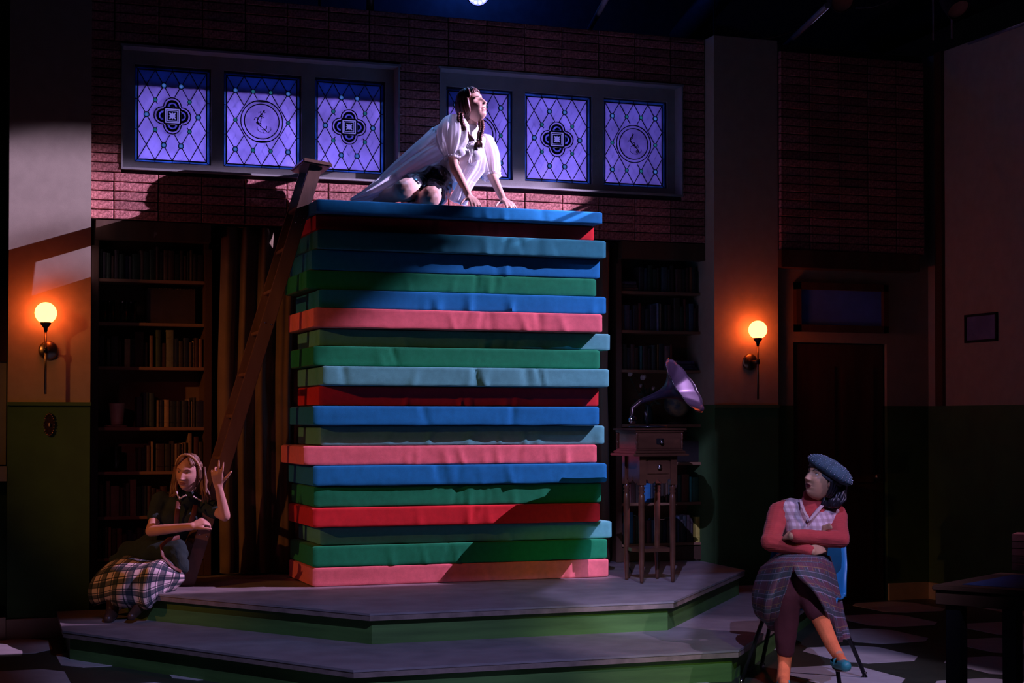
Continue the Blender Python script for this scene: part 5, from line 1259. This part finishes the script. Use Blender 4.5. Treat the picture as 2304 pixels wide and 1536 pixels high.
# ------------------------------------------------------------------ seated woman at the right
ws = thing('person', 'woman in a checked vest, plaid skirt and knit beret sitting with crossed arms', 'person', (4.6, 8.1, 0))
hc_ = C(1848, 1079, 9.10); hd = head_mesh(hc_, cv(-.82, .27, .50), cv(.24, .95, .0), 1.0)
at, fr = hd[3], hd[4]
neck = C(1829, 1131, 9.16); chest = C(1815, 1180, 9.17); bel = C(1810, 1235, 9.2); pel = C(1808, 1290, 9.25)
sA, sB = C(1752, 1153, 9.17), C(1881, 1158, 9.22)
eA, eB = C(1733, 1219, 9.02), C(1891, 1213, 9.05)
wA, wB = C(1826, 1240, 8.93), C(1782, 1205, 8.90)
kA, kB = C(1772, 1335, 8.74), C(1806, 1303, 8.74)
aA, aB = C(1765, 1492, 8.80), C(1873, 1452, 8.62)
P = [(pel, .15, bel, .12), (bel, .115, chest, .12), (chest, .11, neck, .055), (neck, .05, hc_-fr[1]*.04-fr[0]*.02, .048), (chest, .09, sA, .052), (chest, .09, sB, .052),
     (sA, .045, eA, .038), (eA, .038, wA, .025), (sB, .045, eB, .038), (eB, .038, wB, .025),
     (C(1782, 1290, 9.2), .085, kA, .062), (kA, .058, aA, .036), (C(1842, 1290, 9.2), .085, kB, .064), (kB, .060, aB, .036),
     (aA, .034, C(1762, 1530, 8.72), .032), (C(1762, 1530, 8.72), .030, C(1762, 1538, 8.58), .022), (aB, .034, C(1886, 1472, 8.58), .028), (C(1886, 1472, 8.58), .028, C(1897, 1488, 8.48), .020)]
P += hand(wA, C(1868, 1222, 9.02)-wA, cv(.1, .2, 1), CU, (.15, .2, .2, .25), .92, .04, (.8, .5, .1))
P += hand(wB, C(1757, 1204, 9.02)-wB, cv(-.1, .5, 1), CU, (.3, .35, .4, .5), .86, .04, (.8, .45, .1))
# fingertips of the tucked hand over the other sleeve
fb = C(1856, 1193, 9.0)
for k in range(3): P.append((fb+CU*.012*k*.9-CR*.01, .009, C(1872-2*k, 1188-5*k, 8.97), .0075))
adopt(ws, person_mesh(P, hd, [M['skin2'], M['dlips'], M['tooth']], .007, 3))
eyes(ws, at, fr, hc_, 1.0, gaze=cv(-.72, .5, .48), skin='skin2', brow='hairblack'); ear(ws, hc_, fr, 1.0, 1, 'skin2'); ear(ws, hc_, fr, 1.0, -1, 'skin2')
for sx in (-1, 1): adopt(ws, MB().sphere(hc_+(fr[2]*sx*.078-fr[0]*.004-fr[1]*.040), .0055, 10).build('earring', mat('pearl', (.8, .75, .7), .15) if sx < 0 else bpy.data.materials['pearl']))
redk = mat('red_ribbed_knit', (.42, .045, .045), .9, var=.1, scale=12, bump=.3, bscale=300, sheen=.1)
def ribbed(me, amp, freq, ax):
    me.update(); N = [v.normal.copy() for v in me.vertices]
    for v, n_ in zip(me.vertices, N): v.co += n_*amp*math.sin(v.co.dot(ax)*freq)
sw = blob([(sA, .062, eA, .052), (eA, .053, wA-(wA-eA)*.06, .037), (C(1775, 1150, 9.17), .075, sA, .062)], .0055, 3, (.006, (10, 10, 18))); ribbed(sw, .0010, 620, CU); adopt(ws, link('sleeve', sw, redk))
sw = blob([(sB, .062, eB, .052), (eB, .053, wB-(wB-eB)*.06, .037), (C(1860, 1155, 9.2), .075, sB, .062)], .0055, 3, (.006, (10, 10, 18))); ribbed(sw, .0010, 620, CU); adopt(ws, link('sleeve', sw, redk))
tn = blob([(neck-CU*.03, .078, neck+CU*.035-CR*-.004, .062), (chest, .128, neck-CU*.05, .088)], .006, 3, (.003, (20, 20, 30))); adopt(ws, link('turtleneck', tn, redk))
vestm = plaid('checked_vest', (.66, .52, .58), [(.48, 0, (.34, .22, .24), .55)], 27)
vb = blob([(bel-CU*.06, .128, chest, .140), (chest, .138, C(1778, 1152, 9.17), .082), (chest, .138, C(1862, 1157, 9.2), .080), ('e', C(1795, 1188, 9.09), (.07, .065, .07)), ('e', C(1836, 1190, 9.09), (.07, .065, .07))], .008, 4, (.004, (8, 8, 14)))
# open the V neck
bm = bmesh.new(); bm.from_mesh(vb); kill = []
vx0, vx1, vy0, vtip = C(1806, 1120, 9.0), C(1851, 1128, 9.0), C(1828, 1125, 9.0).z, C(1822, 1168, 9.0)
def inV(p):
    a = p.dot(CR)/p.dot(CF)*F+1152; b_ = HY+F*math.tan(PT)-(p.z-CH)/p.dot(CF)*F
    if p.dot(CF) > 9.17: return (b_ < 1134 and 1798 < a < 1862)
    t = (b_-1120)/(1170-1120)
    return t < 1 and (1800+t*22) < a < (1858-t*36)
bmesh.ops.delete(bm, geom=[f for f in bm.faces if inV(f.calc_center_median())], context='FACES'); bm.to_mesh(vb); bm.free()
setcloth(vb, lambda p: (p.dot(CR)+.02*math.sin(p.z*20), p.z, 0)); vo = link('vest', vb, vestm); vo.modifiers.new('s', 'SOLIDIFY').thickness = .006; adopt(ws, vo)
tr_m = mat('vest_trim', (.46, .34, .36), .9, bump=.5, bscale=120)
vt_ = MB()
pts = [C(1801, 1124, 9.10), C(1805, 1140, 9.055), C(1812, 1155, 9.02), C(1821, 1170, 9.0), C(1833, 1156, 9.02), C(1846, 1141, 9.06), C(1857, 1127, 9.12)]
vt_.tube(pts, .011, 10, True, ((0, -1, 0), .45)); adopt(ws, vt_.build('vest_trim', tr_m))
# bottoms: leggings, socks, shoes
legm = mat('maroon_leggings', (.085, .014, .022), .85, bump=.2, bscale=200)
def lerp(a, b_, t): return a+(b_-a)*t
lg1 = blob([(pel, .15, C(1782, 1290, 9.2), .10), (C(1782, 1290, 9.2), .095, kA, .082), (kA, .080, lerp(kA, aA, .80), .052), (C(1842, 1290, 9.2), .095, kB, .084), (kB, .080, lerp(kB, aB, .50), .062)], .008, 3, (.006, (10, 10, 9)))
adopt(ws, link('leggings', lg1, legm))
sock = mat('orange_socks', (.85, .20, .07), .9, bump=.3, bscale=260)
adopt(ws, link('sock', blob([(lerp(kA, aA, .74), .046, aA, .037), (aA, .037, C(1762, 1530, 8.70), .036), (C(1762, 1530, 8.72), .032, C(1763, 1536, 8.58), .026)], .006, 3), sock))
adopt(ws, link('sock', blob([(lerp(kB, aB, .44), .052, lerp(kB, aB, .8), .042), (lerp(kB, aB, .8), .042, aB, .037), (aB, .037, C(1886, 1474, 8.58), .032), (C(1886, 1474, 8.58), .030, C(1897, 1488, 8.48), .024)], .006, 3), sock))
shoem = mat('teal_shoe', (.03, .22, .24), .45, bump=.2)
def shoe(heel, toe, ank, nm='shoe'):
    d = (toe-heel).normalized(); 
    me = blob([(heel, .030, lerp(heel, toe, .5), .034), (lerp(heel, toe, .5), .034, toe, .030)], .005, 2)
    upn = (ank-heel); upn = (upn-d*upn.dot(d)).normalized()
    bm = bmesh.new(); bm.from_mesh(me)
    kill = [f for f in bm.faces if (f.calc_center_median()-heel).dot(upn) > .010 and -.01 < (f.calc_center_median()-heel).dot(d) < (toe-heel).length*.62]
    bmesh.ops.delete(bm, geom=kill, context='FACES'); bm.to_mesh(me); bm.free()
    o = link(nm, me, shoem); o.modifiers.new('s', 'SOLIDIFY').thickness = .004; adopt(ws, o)
    sv = d.cross(upn).normalized(); mid = lerp(heel, toe, .42)
    mb = MB().tube([mid+sv*.034, mid+sv*.026+upn*.026, mid+upn*.038, mid-sv*.026+upn*.026, mid-sv*.034], .006, 8); mb.tube([mid+upn*.038, lerp(mid, toe, .45)+upn*.028], .006, 8)
    so = MB().tube([heel-upn*.022, lerp(heel, toe, .5)-upn*.030, toe-upn*.020], [.024, .030, .024], 10, True, (tuple(upn), .3)).build('sole', M['dwood'])
    st = mb.build('shoe_strap', shoem); adopt(ws, st, so)
shoe(C(1880, 1490, 8.60), C(1903, 1498, 8.43), aB)
shoe(C(1762, 1538, 8.74), C(1764, 1548, 8.56), aA)
skm = plaid('plaid_skirt', (.10, .060, .075), [(.36, 0, (.13, .05, .075), .7), (.30, .5, (.055, .07, .085), .8), (.045, .18, (.30, .26, .36), .8), (.03, .70, (.30, .20, .08), .8), (.03, .46, (.26, .22, .30), .7)], 9.5)
def fw(am, n, ph): return lambda u, v: CF*(-am*math.sin(u*n+ph+v*1.2)*(.35+.65*v))+CR*(am*.4*math.sin(u*n*1.7+ph))*v
CT = lambda rows: [[C(*p) for p in r_] for r_ in rows]
adopt(ws, sheet('skirt', CT([[(1748, 1246, 9.22), (1768, 1242, 9.05), (1790, 1243, 9.0), (1815, 1243, 8.98), (1842, 1243, 9.05), (1868, 1252, 9.2)], [(1716, 1272, 9.1), (1745, 1264, 8.9), (1775, 1262, 8.78), (1805, 1262, 8.74), (1845, 1264, 8.85), (1876, 1277, 9.12)],
    [(1704, 1286, 9.14), (1740, 1278, 8.86), (1768, 1273, 8.74), (1800, 1274, 8.72), (1848, 1280, 8.84), (1878, 1294, 9.14)]]), 60, 24, skm, fw(.012, 16, .5)))
adopt(ws, sheet('skirt', CT([[(1711, 1274, 9.09), (1742, 1268, 8.79), (1770, 1264, 8.68), (1788, 1264, 8.66)], [(1694, 1318, 9.08), (1725, 1320, 8.78), (1752, 1316, 8.68), (1776, 1308, 8.64)], [(1690, 1352, 9.06), (1716, 1360, 8.78), (1740, 1360, 8.70), (1761, 1350, 8.66)],
    [(1697, 1378, 9.08), (1717, 1390, 8.84), (1735, 1395, 8.76), (1752, 1385, 8.74)], [(1718, 1392, 9.1), (1728, 1408, 8.9), (1738, 1420, 8.86), (1748, 1412, 8.82)]]), 44, 40, skm, fw(.022, 13, 1.5)))
adopt(ws, sheet('skirt', CT([[(1782, 1264, 8.67), (1807, 1265, 8.66), (1846, 1267, 8.77), (1878, 1280, 9.1)], [(1794, 1296, 8.60), (1822, 1300, 8.585), (1858, 1310, 8.74), (1887, 1325, 9.08)], [(1826, 1326, 8.58), (1848, 1332, 8.59), (1872, 1342, 8.74), (1893, 1352, 9.06)],
    [(1850, 1365, 8.60), (1867, 1375, 8.62), (1882, 1382, 8.76), (1898, 1385, 9.04)], [(1862, 1405, 8.70), (1875, 1418, 8.70), (1890, 1424, 8.80), (1906, 1418, 9.0)], [(1866, 1428, 8.76), (1877, 1440, 8.76), (1891, 1444, 8.84), (1908, 1436, 8.98)]]), 44, 48, skm, fw(.022, 12, .2)))
# hair, beret
cap = blob([('e', hc_+fr[1]*.020-fr[0]*.022, (.084, .094, .104), Matrix((fr[2], fr[0], fr[1])).transposed()), (C(1884, 1095, 9.18), .060, C(1880, 1122, 9.16), .055), (C(1880, 1122, 9.16), .05, C(1868, 1132, 9.12), .035)], .006, 3)
for v in cap.vertices:
    q = v.co-hc_; y = q.dot(fr[0]); z = q.dot(fr[1])
    if y > .030 and z < .066: v.co -= fr[0]*(y-.026)
adopt(ws, link('hair', cap, M['hairblack']))
lk = hairlocks(hc_, fr, 1.0, [(-1.05, 1.05, 1.15, .42, 15, .010, .010, .12), (-PI*.95, -1.5, .5, -.75, 12, .012, .014, -.2), (1.5, PI*.95, .5, -.75, 12, .012, .014, .2)], 5)
rs = random.Random(9)
for k in range(16):
    x0 = 1868+rs.uniform(-6, 30); p = [C(x0, 1085, 9.12+rs.uniform(-.03, .08)), C(x0+4, 1105, 9.1+rs.uniform(-.03, .06)), C(x0-2+rs.uniform(-6, 6), 1124, 9.08), C(x0-10+rs.uniform(-4, 8), 1137, 9.08), C(x0-20+rs.uniform(-4, 10), 1139+rs.uniform(-4, 2), 9.09)]; lk.append((p, .011))
strands(ws, 'hair_locks', M['hairblack'], lk)
bn = cv(.52, .84, .10); bc_ = C(1864, 1064, 9.11)
bm_t = mat('beret_knit', (.045, .09, .12), .95, var=.2, scale=30, bump=.3)
nt = bm_t.node_tree; N_ = nt.nodes; 
bz_ = MB().lathe([(.085, -.022), (.100, -.012), (.125, -.004), (.138, .012), (.136, .030), (.118, .052), (.085, .068), (.045, .077), (.012, .080), (0, .082)], 140, bc_, bn, 0, lambda a, r_: .018*math.sin(35*a)+.03*math.sin(3*a+1)).build('beret', bm_t)
adopt(ws, bz_)
bb_ = MB().lathe([(.093, -.034), (.099, -.030), (.101, -.018), (.098, -.008), (.092, -.010)], 60, bc_, bn).build('beret_band', mat('beret_band_knit', (.05, .06, .08), .9, bump=.5)); adopt(ws, bb_)
dots = MB(); u1 = bn.orthogonal().normalized(); v1 = bn.cross(u1)
for k in range(35):
    a = 2*PI*(k+.25)/35
    for (r_, h) in ((.139, .016), (.138, .024), (.133, .036), (.122, .048), (.106, .058), (.088, .067), (.068, .073)):
        rr = r_*(1+.018+.03*math.sin(3*a+1)); dots.sphere(bc_+bn*h+(u1*math.cos(a)+v1*math.sin(a))*rr, .0023, 6, (1, 1, 1))
adopt(ws, dots.build('knit_stitches', mat('pale_stitch', (.42, .45, .55), .9)))

# ------------------------------------------------------------------ blue shell chair under her
ch = thing('chair', 'blue plastic shell chair with black tubular legs under the seated woman', 'chair', (4.6, 8.1, 0))
bluep = mat('blue_plastic', (.02, .20, .42), .35, var=.08)
fl_, fr_l, rl_c, rr_c = W(1668, 1541, Z=0), W(1893, 1575, Z=0), W(1715, 1497, Z=0), W(1945, 1525, Z=0)
sc_ = (fl_+fr_l+rl_c+rr_c)/4; fdir = ((fl_+fr_l)-(rl_c+rr_c)).normalized(); sdir = CU.cross(fdir).normalized()
if sdir.dot(CR) < 0: sdir = -sdir
vs = []; NU, NV = 20, 26
for i in range(NV+1):
    t = i/NV
    for j in range(NU+1):
        s_ = j/NU*2-1
        if t < .5: q = t/.5; y = .21-.42*q; z = .44+.02*(1-q)-.02*math.sin(PI*q)+.035*s_*s_-(.04*max(0, .15-q)/.15)
        else: q = (t-.5)/.5; y = -.21-.10*q-.03*math.sin(PI*q*.5)+.05*s_*s_*math.sin(PI*min(1, q+.15)); z = .44+.36*q+.02*s_*s_*(1-q)
        wd = .225*(1-.12*max(0, t-.75)/.25)
        if t > .93: wd *= 1-.25*((t-.93)/.07)**2
        vs.append(Vector((sc_.x, sc_.y, 0))+fdir*y+sdir*s_*wd+CU*z)
sh = MB().add(vs, [(i*(NU+1)+j, i*(NU+1)+j+1, (i+1)*(NU+1)+j+1, (i+1)*(NU+1)+j) for i in range(NV) for j in range(NU)], True).build('shell', bluep); sh.modifiers.new('s', 'SOLIDIFY').thickness = .008; adopt(ch, sh)
for foot, sx, sy in ((fl_, -1, 1), (fr_l, 1, 1), (rl_c, -1, -1), (rr_c, 1, -1)):
    top = Vector((sc_.x, sc_.y, .42))+fdir*.12*sy+sdir*.17*sx
    lgm = MB().tube([foot+CU*.02, foot.lerp(top, .88)+CU*.0, top+CU*.0, top-sdir*sx*.10], [.0115, .0125, .0125, .0125], 12).build('leg', M['iron']); adopt(ch, lgm)
    ft = MB().lathe([(0, .001), (.017, .001), (.018, .008), (.010, .020), (.012, .035), (0, .036)], 14, foot).build('foot_glide', M['chrome']); adopt(ch, ft)

# ------------------------------------------------------------------ woman crouching at the left
wc = thing('person', 'woman with a headband, dark dress and plaid skirt crouching and clutching the ladder', 'person', (1.45, 10.9, .36))
hc_ = C(424, 1064, 10.72); hd = head_mesh(hc_, cv(-.26, -.14, .95), cv(.10, .99, .05), 1.0)
at, fr = hd[3], hd[4]
neck = C(424, 1108, 10.80); chest = C(402, 1155, 10.85); bel = C(372, 1215, 10.90); pel = C(345, 1268, 10.88)
sA, sB = C(363, 1126, 10.85), C(458, 1132, 10.85)
eA, eB = C(340, 1194, 10.66), C(506, 1160, 10.72)
wA, wB = C(432, 1184, 10.52), C(491, 1092, 10.66)
P = [(pel, .13, bel, .11), (bel, .10, chest, .11), (chest, .10, neck, .05), (neck, .046, hc_-fr[1]*.05-fr[0]*.02, .046), (chest, .085, sA, .05), (chest, .085, sB, .05),
     (sA, .046, eA, .038), (eA, .039, wA, .025), (sB, .044, eB, .038), (eB, .039, wB, .025),
     (pel, .10, C(300, 1303, 10.52), .050), (C(300, 1303, 10.52), .05, C(262, 1362, 10.47), .040), (pel, .10, C(368, 1300, 10.55), .050), (C(368, 1300, 10.55), .05, C(335, 1345, 10.42), .040)]
P += hand(wA, C(462, 1170, 10.54)-wA, cv(-.15, .75, .6), CU*.3+CF*-1, (.85, .95, .95, .95), 1.0, .03, (.7, .6, .1))
P += hand(wB, C(486, 1045, 10.60)-wB, cv(.05, .1, 1), CR, (.10, .28, .75, .8), 1.0, .16, (.62, .75, .0), .2)
adopt(wc, person_mesh(P, hd, [M['skin'], M['lips'], M['tooth']], .0065, 3))
eyes(wc, at, fr, hc_, 1.0, gaze=cv(-.5, -.25, .85), brow='hairblond')
dgr = mat('dark_green_dress', (.018, .040, .040), .9, var=.2, scale=8, bump=.3, bscale=120)
dr_ = blob([(pel, .14, bel, .125), (bel, .118, chest, .125), (chest, .118, neck-CU*.03, .075), (chest, .1, sA, .065), (chest, .1, sB, .063), (sA, .066, lerp(sA, eA, .52), .062), (sB, .062, lerp(sB, eB, .55), .058), ('e', C(385, 1165, 10.76), (.07, .06, .07)), ('e', C(425, 1168, 10.76), (.07, .06, .07))], .008, 4, (.008, (9, 9, 14)))
adopt(wc, link('dress', dr_, dgr))
jk = blob([(C(262, 1262, 10.9), .05, C(330, 1240, 10.75), .085), (C(330, 1240, 10.75), .085, C(395, 1240, 10.68), .085), (C(395, 1240, 10.68), .07, C(408, 1275, 10.62), .05), (C(290, 1240, 10.85), .07, C(350, 1225, 10.8), .09)], .008, 4, (.014, (9, 9, 12)))
adopt(wc, link('jacket', jk, mat('dark_green_jacket', (.014, .034, .032), .92, bump=.4, bscale=90)))
pk = plaid('white_green_plaid', (.66, .58, .56), [(.42, 0, (.010, .035, .045), .80), (.07, .18, (.01, .02, .03), .9), (.06, .68, (.02, .04, .06), .9)], 8.5)
def fold2(u, v): return CF*(-.034*math.sin(u*19+.6+2*v)*(.2+.8*v)-.015*math.sin(u*33+v*4)*v)+CU*(.014*math.sin(u*11+v*6))
adopt(wc, sheet('skirt', CT([[(248, 1264, 10.95), (295, 1252, 10.72), (345, 1258, 10.62), (376, 1262, 10.60), (405, 1276, 10.62)], [(214, 1300, 10.72), (262, 1278, 10.45), (322, 1280, 10.30), (362, 1276, 10.33), (414, 1290, 10.50)],
    [(201, 1328, 10.62), (252, 1318, 10.33), (312, 1322, 10.24), (352, 1306, 10.30), (416, 1308, 10.48)], [(206, 1350, 10.6), (252, 1350, 10.36), (316, 1352, 10.24), (352, 1342, 10.28), (400, 1322, 10.48)], [(214, 1361, 10.64), (256, 1362, 10.42), (332, 1366, 10.28), (352, 1357, 10.32), (385, 1332, 10.5)]]), 90, 50, pk, fold2))
bt = mat('dark_brown_boot', (.05, .028, .02), .4, bump=.2)
adopt(wc, link('boot', blob([(C(255, 1345, 10.45), .045, C(252, 1378, 10.44), .042), (C(252, 1380, 10.44), .042, C(244, 1392, 10.30), .032)], .006, 3), bt))
adopt(wc, link('boot', blob([(C(318, 1350, 10.36), .042, C(312, 1366, 10.34), .038), (C(312, 1368, 10.34), .036, C(296, 1386, 10.24), .028)], .006, 3), bt))
strapm = mat('brown_leather_strap', (.13, .045, .028), .5)
for pts in ([(402, 1128, 10.70), (399, 1150, 10.66), (397, 1175, 10.68), (392, 1200, 10.72)], [(440, 1136, 10.70), (436, 1155, 10.68), (428, 1178, 10.70), (424, 1195, 10.74)]):
    adopt(wc, MB().tube([C(*p) for p in pts], .017, 8, True, ((0, -1, 0), .18)).build('suspender', strapm))
adopt(wc, MB().tube([C(*p) for p in ((404, 1208, 10.60), (378, 1214, 10.56), (363, 1228, 10.52), (366, 1250, 10.48), (385, 1272, 10.46), (408, 1286, 10.48))], .014, 8, True, ((0, -1, 0), .25)).build('hanging_strap', strapm))
cl = MB(); 
for pts in (((397, 1106), (400, 1114), (404, 1122)), ((404, 1122), (412, 1117), (421, 1113))):
    for k in range(6):
        t = k/6*2; i = min(int(t), 1); q = t-i; cl.sphere(C(pts[i][0]*(1-q)+pts[i+1][0]*q, pts[i][1]*(1-q)+pts[i+1][1]*q, 10.655), .0062, 8)
for k in range(5): cl.sphere(C(436+4*k, 1117+2.2*k, 10.68), .006, 8)
adopt(wc, cl.build('collar_trim', mat('white_lace', (.75, .68, .66), .7)))
HB = M['hairblond']
cap = blob([('e', hc_+fr[1]*.020-fr[0]*.024, (.084, .098, .104), Matrix((fr[2], fr[0], fr[1])).transposed()), (hc_-fr[0]*.05-fr[1]*.02, .07, neck-CR*-.01+CF*.02, .055)], .006, 3)
for v in cap.vertices:
    q = v.co-hc_; y = q.dot(fr[0]); z = q.dot(fr[1])
    if y > .030 and z < .074: v.co -= fr[0]*(y-.026)
adopt(wc, link('hair', cap, HB))
lk = hairlocks(hc_, fr, 1.0, [(-PI*.97, -.25, 1.45, .50, 18, .010, .010, -.45), (.25, PI*.97, 1.45, .50, 18, .010, .010, .45), (-PI*.95, -1.25, .7, -.7, 12, .011, .012, -.15), (1.25, PI*.95, .7, -.7, 12, .011, .012, .15)], 6)
rs = random.Random(21)
for sd_, x0, n in ((-1, 402, 10), (1, 452, 16)):
    for k in range(n):
        xx = x0+sd_*rs.uniform(-2, 9); b0 = 10.70+rs.uniform(0, .12)
        lk.append(([C(xx, 1050, b0), C(xx+sd_*3, 1075, b0), C(xx+sd_*rs.uniform(2, 8), 1095, b0-.01), C(xx+sd_*rs.uniform(0, 12), 1110, b0-.02), C(xx+sd_*rs.uniform(4, 18), 1118+rs.uniform(0, 14)*(sd_ > 0), b0-.03)], .010))
strands(wc, 'hair_locks', HB, lk)
hb = MB(); 
for k in range(26):
    a = -1.35+2.7*k/25; el = PI/2-.42*1
    p = hc_+(fr[2]*math.sin(a)*.090+fr[1]*(.012+math.cos(a)*.118)+fr[0]*(.038*math.cos(a))); hb.sphere(p, .0085, 8)
adopt(wc, hb.build('headband', mat('cream_headband', (.62, .42, .30), .5)))
